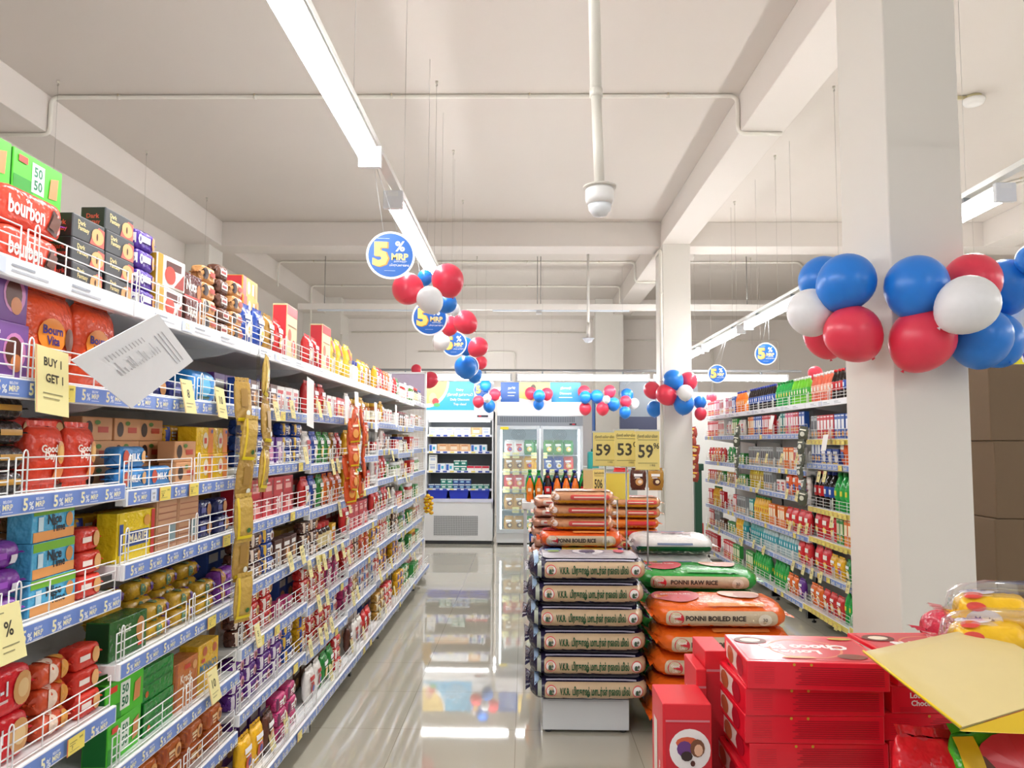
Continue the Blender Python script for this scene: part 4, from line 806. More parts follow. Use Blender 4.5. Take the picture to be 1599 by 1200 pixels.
for a in [(1322, 440, 44, 'b', 3.50, 'nearest on the left side of the near pillar'), (1286, 438, 38, 'b', 3.85, 'half hidden behind the front blue one, left of near pillar'), (1331, 520, 43, 'r', 3.50, 'large, below the blue on the near pillar left side'),
          (1291, 521, 35, 'r', 3.85, 'peeking out behind the large red on pillar left'), (1266, 487, 36, 'w', 3.62, 'farthest left in the near pillar bunch'), (1431, 446, 47, 'b', 3.40, 'top left on the front of the near pillar'),
          (1441, 529, 48, 'r', 3.42, 'lowest on the front of the near pillar'), (1512, 475, 45, 'w', 3.22, 'in the middle of the near pillar front bunch'), (1518, 438, 42, 'r', 3.48, 'above and behind the white one on the pillar'),
          (1530, 526, 46, 'b', 3.45, 'below the white one on the near pillar'), (1569, 446, 41, 'b', 3.75, 'at the right of the near pillar, beside the yellow board'), (1586, 502, 34, 'w', 3.95, 'behind blue ones at the right picture edge'),
          (1552, 530, 42, 'b', 3.72, 'hidden behind the lower blue of the pillar bunch'), (1612, 405, 24, 'b', 3.6, 'cut by the right picture edge')]: balloon(*a, g)
g = 'balloons hanging in the main aisle'
for a in [(637, 451, 25, 'r', 4.3, 'left of the white one, under the nearest round sign'), (699, 437, 25.5, 'r', 4.4, 'largest, at top of the hanging aisle string'), (671, 468, 21, 'w', 4.15, 'in front of the second round sign'), (664, 433, 12, 'b', 4.6, 'small, tucked between the two top red ones'),
          (699, 474, 15, 'b', 4.8, 'behind the white one on the aisle string'), (709, 483, 10, 'w', 5.0, 'small, above the second red pair'), (726, 503, 18.5, 'r', 5.3, 'right one of the second red pair'), (702, 508, 15, 'r', 5.5, 'left one of the second red pair, behind the sign'),
          (689, 533, 14, 'w', 6.1, 'left of the third round sign'), (727, 541, 14, 'b', 7.0, 'behind the third round sign'), (747, 542, 15.5, 'r', 6.8, 'right of the third round sign'), (727, 573, 17.5, 'b', 7.2, 'lowest of the hanging aisle string'), (751, 566, 10, 'r', 8.6, 'small, right of the lowest blue one'),
          (741, 585, 12, 'b', 9.0, 'under the lowest aisle sign')]: balloon(*a, g)
g = 'balloons on the cooler headers'
for a in [(758, 602, 9, 'b', 11.0, 'above the chiller edge bunch'), (747, 627, 9, 'r', 10.95, 'left in the chiller edge bunch'), (773, 616, 9, 'r', 11.0, 'right in the chiller edge bunch'), (761, 622, 6.5, 'w', 10.8, 'centre of the chiller edge bunch'), (764, 634, 9.5, 'b', 11.0, 'bottom of the chiller edge bunch'),
          (829, 614, 9.5, 'r', 11.1, 'left in the trio on the fridge header'), (854, 615, 9.5, 'r', 11.1, 'right in the trio on the fridge header'), (842, 618, 9.5, 'b', 10.9, 'centre on the fridge header'), (841, 631, 8.5, 'b', 11.05, 'lowest on the fridge header'),
          (912, 612, 10, 'r', 11.2, 'top at the right end of the fridge header'), (914, 620, 9.5, 'b', 11.0, 'middle at the right end of the fridge header'), (914, 638, 9.5, 'r', 11.1, 'bottom at the right end of the fridge header'),
          (932, 619, 10, 'b', 11.0, 'left in the bunch beside the fridge'), (952, 611, 9.5, 'r', 11.1, 'top in the bunch beside the fridge'), (947, 624, 6, 'w', 10.85, 'small in the bunch beside the fridge'), (941, 638, 10, 'r', 11.0, 'bottom in the bunch beside the fridge'), (958, 631, 10, 'b', 11.0, 'right in the bunch beside the fridge'),
          (979, 617, 10, 'b', 11.3, 'top near the dark window'), (977, 627, 9, 'r', 11.1, 'middle near the dark window'), (990, 630, 8, 'w', 11.2, 'next to the dark window bunch'), (976, 644, 9, 'b', 11.0, 'lowest near the dark window'), (672, 593, 12.5, 'r', 9.2, 'behind the end of the biscuit shelves'), (650, 577, 8, 'r', 9.6, 'barely above the far biscuit shelves')]: balloon(*a, g)
g = 'balloons on the far pillar'
for a in [(1051, 593, 15.5, 'b', 9.5, 'top left on the far pillar'), (1075, 595, 14, 'r', 9.62, 'top right on the far pillar'), (1040, 616, 16, 'r', 9.52, 'left on the far pillar'), (1070, 613, 12, 'w', 9.35, 'centre on the far pillar'), (1068, 630, 16, 'b', 9.5, 'lowest on the far pillar'),
          (1093, 628, 10, 'b', 9.7, 'between far pillar and drinks shelves'), (1094, 646, 9.5, 'r', 9.6, 'beside the end of the drinks shelves'), (1111, 622, 8, 'r', 10.6, 'behind the end of the drinks shelves'), (1105, 632, 7, 'w', 10.5, 'small, at the end of the drinks shelves'), (1018, 609, 13, 'r', 9.9, 'left edge of the far pillar, upper'), (1022, 638, 12, 'b', 9.95, 'left edge of the far pillar, lower'),
          (1273, 583, 11, 'r', 6.9, 'behind the bottles on top of the drinks shelves')]: balloon(*a, g)
for (x, y, z0, z1, lb) in [(-.5, 4.35, 2.45, 2.8, 'first'), (-.45, 5.4, 2.35, 2.8, 'second'), (-.5, 7.0, 2.3, 2.8, 'third')]:
    m_ = MB(); m_.tube([(0, 0, 0), (-.72-x, 0, 2.81-z0)], .0012, M('d8dce0'), 4); tag(m_.obj('balloon_cord', loc=(x, y, z0)), 'thin cord holding the %s balloon bunch of the main aisle' % lb, 'cord')

# ------------------------------------------------------------------ sacks of rice and flour
def sack(key, desc, W, D, H, base, front, top=None, kind='sack', extra=None, n=2.6, ears=None, name='rice_sack'):
    SEED[0] += 1; m_ = MB(); Fn, Tn = pillow(m_, W, D, H, M(base, kind), n=n, ea=.5, ep=11, fin=.02, crk=.004, nu=30, nt=36, seed=SEED[0], finmat=M(ears or base, kind))
    d = Dec(m_, Fn, .002, .0007); front(d, W, H)
    if top: top(Dec(m_, Tn, .002, .0007), W, D)
    m_.move(0, 0, H/2); reg(key, name, 'sack', desc, W, D, H, m_.mesh(key))
def rr(d, x0, y0, x1, y1, c, q, n=6):
    pts = []
    for cx, cy, a0 in ((x1-q, y1-q, 0), (x0+q, y1-q, PI/2), (x0+q, y0+q, PI), (x1-q, y0+q, 1.5*PI)): pts += [(cx+q*math.cos(a0+PI/2*k/n), cy+q*math.sin(a0+PI/2*k/n)) for k in range(n+1)]
    # strips so that the label follows the bulge
    o = d._n(); xs = sorted(set([round(x0+(x1-x0)*k/14, 4) for k in range(15)]+[round(x0+q*t_, 4) for t_ in (.06, .15, .3, .5, .75, 1)]+[round(x1-q*t_, 4) for t_ in (.06, .15, .3, .5, .75, 1)])); V = []; Fc = []
    for i, x in enumerate(xs):
        e = 0
        if x < x0+q: e = q-math.sqrt(max(0, q*q-(x0+q-x)**2))
        if x > x1-q: e = q-math.sqrt(max(0, q*q-(x-x1+q)**2))
        for j in range(9): V.append(d.fn(x, (y0+e)+(y1-y0-2*e)*j/8, o))
    for i in range(len(xs)-1):
        for j in range(8): Fc.append((i*9+j, (i+1)*9+j, (i+1)*9+j+1, i*9+j+1))
    d.mb.add(V, Fc, M(c, 'sack'), True)
def f_vkr(d, W, H):
    d.rect(-.405*W, -.46*H, -.375*W, .46*H, 'b8c0b0', 1, 8); rr(d, -.35*W, -.33*H, .445*W, .33*H, 'cfb492', .018)
    for cx in (-.30, .365):
        d.ell(cx*W, 0, .026, .026, 'f0ece8', 18); d.ring(cx*W, .003, .024, .028, 'd8484c', 18); d.ell(cx*W-.004, -.002, .008, .012, '3c5a44', 8); d.ell(cx*W+.009, .003, .006, .008, '6a6a5c', 8); d.ell(cx*W, -.012, .012, .004, '3c5a44', 8)
    d.text('V.K.R.  பிரகாஷ் மாடர்ன் ரைஸ் மில்', .035*W, 0, .034, '1c5430', .04, .54*W)
def t_vkr(d, W, D):
    rr(d, -.36*W, -.36*D, .40*W, .40*D, 'b8b4bc', .04); d.ell(.02*W, .02*D, .13*W, .24*D, 'e6e2e6', 24); d.ring(.02*W, .02*D, .085, .09, '6a6488', 24); d.ell(-.01*W, 0, .03, .05, '5c5878', 10); d.ell(.05*W, .02*D, .02, .05, '5c5878', 10)
    d.rect(-.33*W, .1*D, -.2*W, .3*D, '5c9cd8', 2, 2); d.rect(-.31*W, -.06*D, -.22*W, .05*D, '9cc060'); d.rect(-.34*W, -.44*D, .36*W, -.415*D, 'c8c4d8', 8, 1); d.ell(.27*W, 0, .03, .06, 'd8607c', 12); d.rect(-.43*W, -.42*D, -.395*W, .42*D, 'a8c8e8', 1, 8)
sack('vkr', 'dark purple rice sack', .66, .44, .125, '2c2644', f_vkr, t_vkr)
def f_good(label, kg, lc='e8722a'):
    def f(d, W, H):
        rr(d, -.40*W, -.34*H, .37*W, .26*H, 'd0bc9e', .03); d.ell(-.33*W, -.03*H, .038, .034, 'cf2434', 20); d.text('Good', -.33*W, .07*H, .013, 'f6e8e0', .03, .055); d.text('Life', -.33*W, -.13*H, .013, 'f6e8e0', .03, .05)
        d.text(label, -.06*W, 0, .024, '3a2c28', .035, .42*W); d.rect(-.1*W, -.2*H, -.02*W, -.19*H, '8a7a6a'); d.ell(.28*W, -.06*H, .034, .03, 'e6dac6', 16); d.text(kg, .28*W, -.05*H, .018, '3a2c28', .01, .05)
    return f
def t_good(c):
    def f(d, W, D):
        d.ell(-.27*W, .05*D, .17*W, .36*D, 'c42c3a', 24); d.text('Good Life', -.27*W, .05*D, .03, 'f0d8d0', .02, .22*W); d.ell(.2*W, .1*D, .15*W, .25*D, 'd8a890', 16); d.ell(.24*W, .0*D, .09*W, .17*D, 'b8745c', 12); rr(d, -.1*W, -.42*D, .3*W, -.34*D, c, .01)
    return f
sack('boiled', 'orange parboiled rice sack', .72, .46, .13, 'ee6a1e', f_good('PONNI BOILED RICE', '30'), t_good('f49a50'))
sack('raw', 'green raw rice sack', .72, .46, .12, '2c9a3c', f_good('PONNI RAW RICE', '30'), t_good('4cae58'))
sack('boiled10', 'orange ten kilo rice sack', .56, .36, .105, 'f06428', f_good('PONNI BOILED RICE', '10'), t_good('f49a50'))
sack('whitesack', 'white rice sack with dark green lower half', .56, .44, .12, 'e8e6e4', lambda d, W, H: (rr(d, -.44*W, -.4*H, .42*W, .02*H, '1c5a38', .02), d.rect(-.2*W, .1*H, .2*W, .2*H, '7a88a8')), lambda d, W, D: (d.rect(-.3*W, .1*D, .2*W, .24*D, '8088b0', 3, 2), d.rect(-.1*W, -.1*D, .25*W, .0*D, 'c8a0a8', 3, 2)))
sack('dgreen', 'dark green rice sack', .60, .44, .11, '1c6240', lambda d, W, H: rr(d, -.4*W, -.2*H, .3*W, .2*H, '2c8a54', .02), lambda d, W, D: rr(d, -.4*W, -.3*D, .35*W, .2*D, '3c9a5c', .04))
sack('tan', 'tan flour sack with red print and yellow edge', .44, .34, .085, 'd69a70', lambda d, W, H: (rr(d, -.2*W, -.08*H, .36*W, .26*H, 'd8504c', .012), d.rect(-.42*W, -.4*H, .44*W, -.16*H, 'f0bc20', 12, 3), d.rect(-.15*W, .04*H, .3*W, .14*H, 'f0d0c0', 8, 1), d.ell(-.40*W, .1*H, .02, .02, 'e8d8d0')), lambda d, W, D: (rr(d, -.4*W, -.3*D, .4*W, .3*D, 'e4b090', .03), d.rect(-.2*W, -.1*D, .35*W, .1*D, 'd87060', 6, 2)), name='flour_sack')
sack('pinkish', 'pale pink and orange flour sack', .40, .34, .07, 'dca488', lambda d, W, H: (rr(d, -.3*W, -.2*H, .2*W, .25*H, 'e8dcd0', .01), d.rect(-.25*W, -.05*H, .1*W, .1*H, 'd86058', 4, 1)), lambda d, W, D: rr(d, -.4*W, -.35*D, .42*W, .3*D, 'f09070', .03), name='flour_sack')
sack('yellowred', 'cream flour sack with red and white label', .40, .34, .085, 'e6c890', lambda d, W, H: (rr(d, -.3*W, -.25*H, .06*W, .12*H, 'cc3434', .01), rr(d, .07*W, -.25*H, .42*W, .12*H, 'f4efe8', .01), d.rect(-.45*W, .28*H, .45*W, .4*H, 'c85c40', 8, 1)), lambda d, W, D: (rr(d, -.4*W, -.3*D, .4*W, .3*D, 'eed4a0', .03), d.rect(-.2*W, .0, .3*W, .2*D, 'd85040', 5, 2)), name='flour_sack')
sack('orangef', 'bright orange flour sack with red label', .42, .34, .08, 'f08436', lambda d, W, H: (rr(d, -.2*W, -.1*H, .36*W, .28*H, 'd8343c', .01), d.rect(-.42*W, -.38*H, .44*W, -.2*H, 'f4bc5c', 10, 1)), lambda d, W, D: rr(d, -.4*W, -.3*D, .4*W, .3*D, 'f4a060', .03), name='flour_sack')
sack('bluey', 'blue and yellow rice sack', .60, .40, .115, '2c5cb4', lambda d, W, H: rr(d, -.3*W, -.3*H, .4*W, .3*H, 'e8cc4c', .02), lambda d, W, D: (rr(d, -.22*W, -.4*D, .36*W, .4*D, 'eed25c', .03), d.ell(-.08*W, 0, .07, .09, '8cb458', 12), d.ell(.34*W, 0, .05, .08, 'c84868', 12)))
sack('ysack', 'golden yellow rice sack', .22, .34, .11, 'e8a81c', lambda d, W, H: rr(d, -.3*W, -.2*H, .3*W, .2*H, 'f0c84c', .02))
def pile(cx, y, z, keys, where, jit=.012, rz=0, yaw=.02, group=None):
    zz = z
    for k, key in enumerate(keys):
        p = PR[key]; H = p['H']*.965
        pos = '%s from the bottom' % ORD[k] if k < len(keys)-1 else 'topmost'
        place(key, (cx+random.uniform(-jit, jit), y+p['D']/2+random.uniform(-jit, jit), zz), rz+random.uniform(-yaw, yaw), '%s %s, %s' % (p['desc'].split(' with ')[0], where, pos), group or 'sacks '+where)
        zz += H
    return zz
def plinth(x0, x1, y0, y1, h, label):
    t = thing('plinth', label, 'platform', ((x0+x1)/2, y0, 0)); w2 = (x1-x0)/2
    m_ = MB(); m_.box(-w2, 0, .014, w2, y1-y0, h, M('dfe2e4', 'paint'), .004); m_.box(-w2+.03, -.0006, h-.0085, w2-.03, .0, h-.0075, M('8a8e90')); m_.obj('deck', t)
    for sx in (-w2+.03, w2-.03):
        for yy in (.03, y1-y0-.03): m_ = MB(); m_.lathe([(.018, 0), (.02, .006), (.014, .016)], M('26262a'), c=(sx, yy, 0), n=12); m_.obj('foot', t)
plinth(.10, .547, 4.10, 4.55, .17, 'white low metal plinth under the purple rice sacks')
plinth(.08, .56, 4.70, 5.2, .17, 'white plinth hidden under the second sack pile')
plinth(.70, 1.30, 4.0, 4.5, .06, 'low plinth under the orange rice sacks')
pile(.333, 4.03, .17, ['vkr']*6, 'in the front pile on the plinth', group='purple rice sacks on the white plinth')
# pile behind: blue/yellow up to the orange, then tan
pile(.36, 4.75, .17, ['bluey']*6, 'behind the purple sacks')
place('boiled10', (.36, 5.0, .84), 0, 'orange ten kilo rice sack under the tan flour sacks', 'sacks in the second pile')
pile(.37, 4.88, .94, ['tan', 'tan', 'tan'], 'above the orange sack in the second pile', jit=.008)
plinth(.08, .50, 5.3, 5.75, .17, 'white plinth under the third sack pile')
pile(.24, 5.32, .17, ['pinkish']*14, 'in the third pile behind the tan sacks', jit=.01)
pile(1.0, 3.93, .06, ['boiled']*5, 'in the orange pile right of the purple one', jit=.02, yaw=.05)
plinth(.72, 1.32, 4.62, 4.9, .07, 'low plinth under the green rice sacks')
pile(1.02, 4.47, .07, ['raw']*6, 'behind the orange pile', jit=.02, yaw=.04)
plinth(.72, 1.2, 5.0, 5.4, .13, 'low plinth under the white rice sacks')
pile(.96, 4.98, .13, ['dgreen']*5+['whitesack']*2, 'behind the green sacks', jit=.02, yaw=.05)
pile(.76, 4.75, .0, ['ysack']*7, 'between the piles beside the sign poles', jit=.01)
pile(1.0, 5.62, .17, ['yellowred']*7+['yellowred'], 'at the far right pile', jit=.02, yaw=.05)
plinth(.80, 1.25, 5.65, 6.0, .17, 'white plinth under the far right sack pile')
pile(.88, 6.1, .17, ['yellowred']*6+['yellowred', 'orangef', 'orangef', 'tan', 'tan'], 'in the rearmost pile by the far pillar', jit=.015)
plinth(.70, 1.10, 6.1, 6.5, .17, 'white plinth under the rearmost sack pile')
for k, (x, key) in enumerate([(.78, 'Pred'), (.92, 'Pbrown'), (1.06, 'Pgold')]): place(key, (x, 6.27, 1.115), 0, '%s standing on top of the rearmost sack pile' % PR[key]['desc'], 'packets on the rear sack pile')
# bottles on a stand behind the third pile
t = thing('display_stand', 'white display stand carrying soft drink bottles behind the sacks', 'stand', (.38, 6.9, 0))
m_ = MB(); m_.box(-.4, 0, .9, .4, .5, .96, M('e2e4e6', 'paint'), .004); m_.obj('top', t)
for sx in (-.37, .37):
    for yy in (.03, .47): m_ = MB(); m_.box(sx-.015, yy-.015, 0, sx+.015, yy+.015, .9, M('c9ccd0', 'paint')); m_.obj('leg', t)
m_ = MB(); m_.box(-.38, .02, .5, .38, .48, .53, M('e2e4e6', 'paint')); m_.obj('shelf', t)
bk = ['L_cola', 'L_sprite', 'L_cola', 'L_sprite', 'L_cola', 'L_sprite', 'L_cola']
SCL[0] = 1.15
for r_ in range(3):
    for i in range(9):
        key = ['b_cola', 'b_sprite', 'b_cola'][(i//2+r_) % 3] if r_ else ['b_orange', 'b_orange', 'b_colared', 'b_orange'][i % 4]; SCL[0] = 1.15 if r_ else .95; place(key, (.05+i*.082, 7.0+r_*.10, .961), 0, '%s, %s from left, %s row of the bottle stand' % (PR[key]['desc'], ORD[i], ['front', 'middle', 'back'][r_]), 'drink bottles on the stand')
SCL[0] = 1
for i in range(6):
    for r_ in range(2): key = ['b_cola', 'b_sprite'][(i+r_) % 2]; place(key, (.08+i*.11, 7.0+r_*.09, .531), 0, '%s, %s from left, lower shelf of stand, row %s' % (PR[key]['desc'], ORD[i], ORD[r_]), 'bottles on the lower stand shelf')

# price signs on poles
def pole_sign(px, py, Y, wpx, hpx, txt, sup, label, yaw, base_z, col='f1e08c'):
    p = at(px, py, Y); W = wpx*Y/1200/max(.5, math.cos(yaw)); H = hpx*Y/1200
    t = thing('price_sign', label, 'sign', (p.x, p.y, base_z), yaw); z = p.z-base_z
    m_ = MB(); m_.box(-W/2, -.003, z-H/2, W/2, .003, z+H/2, M(col, 'paper')); d = Dec(m_, lambda u, v, o: (u, -.003-o, v+z), .0004, .0003)
    if txt:
        d.text(txt, -.08*W, -.02*H, H*.34, '4a4434', .02, W*.62)
        if sup: d.text(sup, .36*W, .12*H, H*.15, '4a4434', .015, W*.24)
        d.text('தினசரி மலிவு விலை', 0, .36*H, H*.07, '6a6248', .01, W*.85); d.rect(-.4*W, .27*H, .4*W, .28*H, '6a6248'); d.rect(-.4*W, -.33*H, .4*W, -.32*H, '6a6248'); d.text('1 KG', .2*W, -.38*H, H*.05, '6a6248')
    m_.obj('sign_card', t)
    m_ = MB(); m_.box(-W/2-.003, -.006, z-H/2-.006, W/2+.003, .006, z-H/2+.004, M('c8c8c0', 'clear')); m_.box(-W/2-.003, -.002, z+H/2-.004, W/2+.003, .006, z+H/2+.01, M('d8d8d0', 'metal')); m_.obj('card_holder', t)
    m_ = MB(); m_.tube([(0, .008, .0), (0, .008, z-H/2+.02)], .0055, M('8a8a88', 'metal'), 8); m_.obj('pole', t)
    m_ = MB(); m_.lathe([(.07, 0), (.07, .006), (.01, .012)], M('9a9a98', 'metal'), n=16); m_.obj('base', t)
pole_sign(945, 702, 4.80, 38, 52, '59', '', 'yellow pole sign reading 59, left of the three above the sacks', .0, .0)
pole_sign(978, 701, 4.74, 37, 56, '53', '0', 'yellow pole sign reading 53, middle of the three above the sacks', .05, .0)
pole_sign(1011, 704, 4.68, 38, 60, '59', '96', 'yellow pole sign reading 59.96, rightmost of the three', .12, .0)
pole_sign(936, 755, 5.30, 20, 42, '506', '', 'small yellow sign reading 506 above the tan sacks', .1, .0)
pole_sign(922, 756, 5.6, 22, 42, '', '', 'pale blank sign back behind the 506 sign', .0, .0, 'dcc890')
pole_sign(964, 760, 5.5, 36, 40, '', '', 'blank yellow sign right of the 506 sign', .0, .0, 'f2dc5c')

# ------------------------------------------------------------------ open dairy chiller
def zY(py, Y): return at(820, py, Y).z
CX0, CX1, CY = -1.47, -.46, 11.38; CW = CX1-CX0; ccx = (CX0+CX1)/2
t = thing('dairy_chiller', 'white open-front dairy chiller against the far end, left of the fridge', 'chiller', (ccx, CY, 0))
hw = CW/2; ztop = 1.96; z0 = .62; zc = 1.82
m_ = MB(); m_.box(-hw, 0, .05, hw, .7, z0, M('e8eaec', 'paint'), .006); m_.box(-hw+.02, .03, .0, hw-.02, .6, .05, M('3a3c40')); m_.obj('base_panel', t)
m_ = MB()
for k in range(22): m_.box(-hw+.14+(k % 1), -.004, .13+k*.013, hw-.22, .0, .137+k*.013, M('8f9498', 'metal'))
for k in range(26): m_.box(-hw+.14+k*.025, -.006, .12, -hw+.145+k*.025, -.002, .42, M('f0f2f4', 'paint'))
m_.obj('grille', t)
for sg in (-1, 1):
    m_ = MB(); m_.box(sg*hw-.02*(sg > 0)-.0*(sg < 0), .0, .5, sg*hw+.02*(sg < 0), .7, ztop, M('eceef0', 'paint'), .003); m_.obj('side_panel', t)
m_ = MB(); m_.box(-hw+.02, .60, z0, hw-.02, .69, zc, M('8f949a', 'paint')); m_.obj('back_panel', t)
m_ = MB(); m_.box(-hw, -.02, zc, hw, .7, ztop, M('f4f6f8', 'paint'), .01); m_.box(hw-.24, -.024, zc+.04, hw-.08, -.02, zc+.07, M('3c3c48')); m_.box(hw-.22, -.026, zc+.047, hw-.18, -.023, zc+.063, M('d83040')); m_.obj('canopy', t)
m_ = MB(); m_.box(-hw+.05, .0, zc-.03, hw-.05, .05, zc-.001, M('ffffff', 'lamp_soft')); m_.obj('canopy_lamp', t)
cs = [zY(y, CY+.15) for y in (681, 707, 737, 765)]
for k, z in enumerate(cs):
    m_ = MB(); m_.box(-hw+.02, .10, z-.012, hw-.02, .60, z, M('dfe3e6', 'paint')); m_.box(-hw+.02, .085, z-.02, hw-.02, .10, z+.015, M('f0f2f8', 'plastic')); s = m_.obj('shelf', t)
    m_ = MB()
    for q in range(9): m_.box(-hw+.05+q*.105, .083, z-.014, -hw+.11+q*.105, .085, z+.01, M('4a62b8' if q % 3 else 'f0e080'))
    m_.obj('price_strip', s)
m_ = MB(); m_.box(-hw+.02, .0, z0, hw-.02, .60, z0+.03, M('eceef2', 'paint')); m_.box(-hw+.0, -.01, z0-.01, hw, .0, z0+.04, M('d8dcf0', 'paint')); m_.obj('bottom_deck', t)
# header board
hz0, hz1 = 1.965, zY(596, CY)
m_ = MB(); m_.box(-hw+.0, .05, hz0, hw-.0, .08, hz1, M('f4f6f8', 'card')); d = Dec(m_, lambda u, v, o: (u, .05-o, (hz0+hz1)/2+v), .0008, .0006); HH = hz1-hz0
d.rect(-hw, -HH/2, hw*.42, HH/2, '3cb0e0'); d.poly([(-hw, HH/2), (-hw, -HH*.42)]+[(-hw+CW*.34*math.sin(a)*1.0, -HH*.42+HH*.92*(1-math.cos(a))) for a in [PI/2*k/10 for k in range(1, 11)]], 'f8f8f4')
d.poly([(-hw, HH/2), (-hw, -HH*.28)]+[(-hw+CW*.31*math.sin(a), -HH*.28+HH*.78*(1-math.cos(a))) for a in [PI/2*k/10 for k in range(1, 11)]], 'f8d678'); d.ell(-hw*.8, -HH*.1, .06, .09, 'e8b898'); d.ell(-hw*.72, -HH*.2, .05, .05, 'd84a4c'); d.ell(-hw*.68, -HH*.32, .05, .03, '5cb46c')
d.text('Dairy', .0, .2*HH, .035, 'f4f8fa', .02); d.text('தினசரி தள்ளுபடி', 0, .03*HH, .035, 'f4f8fa', .02, .38); d.text('Daily Discount', 0, -.14*HH, .035, 'f4f8fa', .02, .36); d.text('Top class!', 0, -.3*HH, .035, 'f4f8fa', .02)
d.rect(hw*.42, -HH/2, hw, HH/2, 'c8ccd0'); d.ell(hw*.6, -HH*.2, .06, .1, 'e8ecf0'); m_.obj('header_board', t, label='blue and yellow dairy header board')
rnd = random.Random(3)
p_box('dy_white', 'white dairy carton', .09, .08, .09, 'f0f0ea', [('r', -.3, -.2, .3, .1, 'b8c4d8'), ('r', -.4, .25, .3, .33, '7a8cb8')], name='dairy_carton', cat='carton')
p_box('dy_tan', 'tan dairy carton', .12, .08, .09, 'e0b488', [('r', -.3, -.2, .3, .2, 'e8d8c0'), ('r', -.3, .26, .3, .34, 'b86a3c')], name='dairy_carton', cat='carton')
p_box('dy_blue', 'blue and white dairy carton', .09, .08, .085, 'e8eef4', [('r', -.42, -.4, -.1, .4, '3c68c0'), ('r', 0, -.2, .3, .2, '3cb0d0')], name='dairy_carton', cat='carton')
p_box('dy_green', 'green dairy tin', .07, .07, .06, '2c8a7c', [('r', -.5, .3, .5, .5, 'e4ecea'), ('r', -.3, -.2, .3, .1, 'dce8e4')], name='dairy_tin', cat='tin')
p_box('dy_navy', 'dark blue dairy tin', .07, .07, .06, '2c4c90', [('r', -.5, .3, .5, .5, 'e4ecea'), ('r', -.3, -.2, .3, .1, '9cc8e0')], name='dairy_tin', cat='tin')
p_box('dy_red', 'red and white dairy tub', .08, .08, .06, 'f0ece8', [('r', -.5, .1, .5, .5, 'd0344c')], name='dairy_tin', cat='tin')
rows = [[('dy_white', 5, 1), ('dy_tan', 2, 1), ('dy_white', 1, 1)], [('dy_blue', 1, 1), ('dy_tan', 3, 1), ('dy_blue', 2, 1), ('dy_tan', 1, 1)], [('dy_white', 1, 2), ('dy_blue', 2, 1), ('dy_green', 2, 2), ('dy_red', 4, 1)], [('dy_navy', 2, 1), ('dy_green', 2, 2), ('dy_navy', 3, 2), ('dy_green', 3, 1)]]
for k, row in enumerate(rows):
    x = CX0+.04; j = 0
    for key, n, ti in row:
        for c in range(n):
            p = dict(PR[key]); SCL[0] = 1.35 if k != 3 else 1.25
            for a_ in 'WDH': p[a_] *= SCL[0]
            if x+p['W'] > CX1-.03: break
            for q in range(ti): place(key, (x+p['W']/2, CY+.12+p['D']/2+rnd.uniform(0, .02), cs[k]+.0005+q*(p['H']+.0006)), rnd.uniform(-.05, .05), '%s, %s chiller shelf, %s in row%s' % (p['desc'], ORD[k], ORD[j], ', %s tier' % TIER[q] if ti > 1 else ''), 'goods on the chiller %s shelf' % ORD[k])
            x += p['W']+.004; j += 1
SCL[0] = 1
for k in range(3):
    t = thing('crate', 'blue plastic crate on the chiller deck, %s' % ['leftmost', 'middle one', 'rightmost'][k], 'crate', (CX0+.19+k*.31, CY+.2, z0+.031), 0, 'blue crates in the chiller')
    m_ = MB(); a = .145; V = [(-a+.02, -.13, 0), (a-.02, -.13, 0), (a-.02, .13, 0), (-a+.02, .13, 0), (-a, -.15, .13), (a, -.15, .13), (a, .15, .13), (-a, .15, .13), (-a+.01, -.14, .13), (a-.01, -.14, .13), (a-.01, .14, .13), (-a+.01, .14, .13), (-a+.03, -.12, .01), (a-.03, -.12, .01), (a-.03, .12, .01), (-a+.03, .12, .01)]
    Fc = [(3, 2, 1, 0)]+[(i, (i+1) % 4, 4+(i+1) % 4, 4+i) for i in range(4)]+[(4+i, 4+(i+1) % 4, 8+(i+1) % 4, 8+i) for i in range(4)]+[(8+i, 8+(i+1) % 4, 12+(i+1) % 4, 12+i) for i in range(4)]+[(12, 13, 14, 15)]
    m_.add(V, Fc, M('2438b4')); m_.obj('tub', t); m_ = MB()
    m_.tube([(-a, -.152, .125), (a, -.152, .125), (a, .152, .125), (-a, .152, .125)], .006, M('2a40c4'), 6, closed=True); m_.obj('rim', t)
    for q in range(4): place('milk' if False else 'Kwhite', (CX0+.13+k*.31+(q % 2)*.12, CY+.14+(q//2)*.1, z0+.031+.075), 0, 'white milk packet in the %s crate, %s' % (['left', 'middle', 'right'][k], ['front left', 'front right', 'rear left', 'rear right'][q]), 'milk packets in the crates')

# ------------------------------------------------------------------ glass-door fridge
FX0, FX1, FY = -.405, .86, 11.33; fw = (FX1-FX0)/2; fcx = (FX0+FX1)/2
t = thing('glass_door_fridge', 'silver two-door glass fridge with lit interior and white canopy', 'fridge', (fcx, FY, 0))
zb, zd, zg, zt = zY(833, FY), zY(665, FY), zY(650, FY), zY(628, FY)
m_ = MB(); m_.box(-fw, 0, .03, fw, .75, zb, M('dfe3e6', 'paint'), .006); m_.box(-fw+.02, .03, 0, fw-.02, .7, .03, M('2c2e32')); m_.obj('base_panel', t)
for sg in (-1, 1): m_ = MB(); m_.box(min(sg*fw, sg*(fw-.03)), .03, zb, max(sg*fw, sg*(fw-.03)), .75, zt, M('d4d8dc', 'paint')); m_.obj('side_panel', t)
m_ = MB(); m_.box(-fw+.03, .70, zb, fw-.03, .75, zd, M('dfeef4', 'paint')); m_.obj('back_panel', t)
m_ = MB(); m_.box(-fw, -.01, zd, fw, .75, zg, M('a8b0b8', 'metal'), .004)
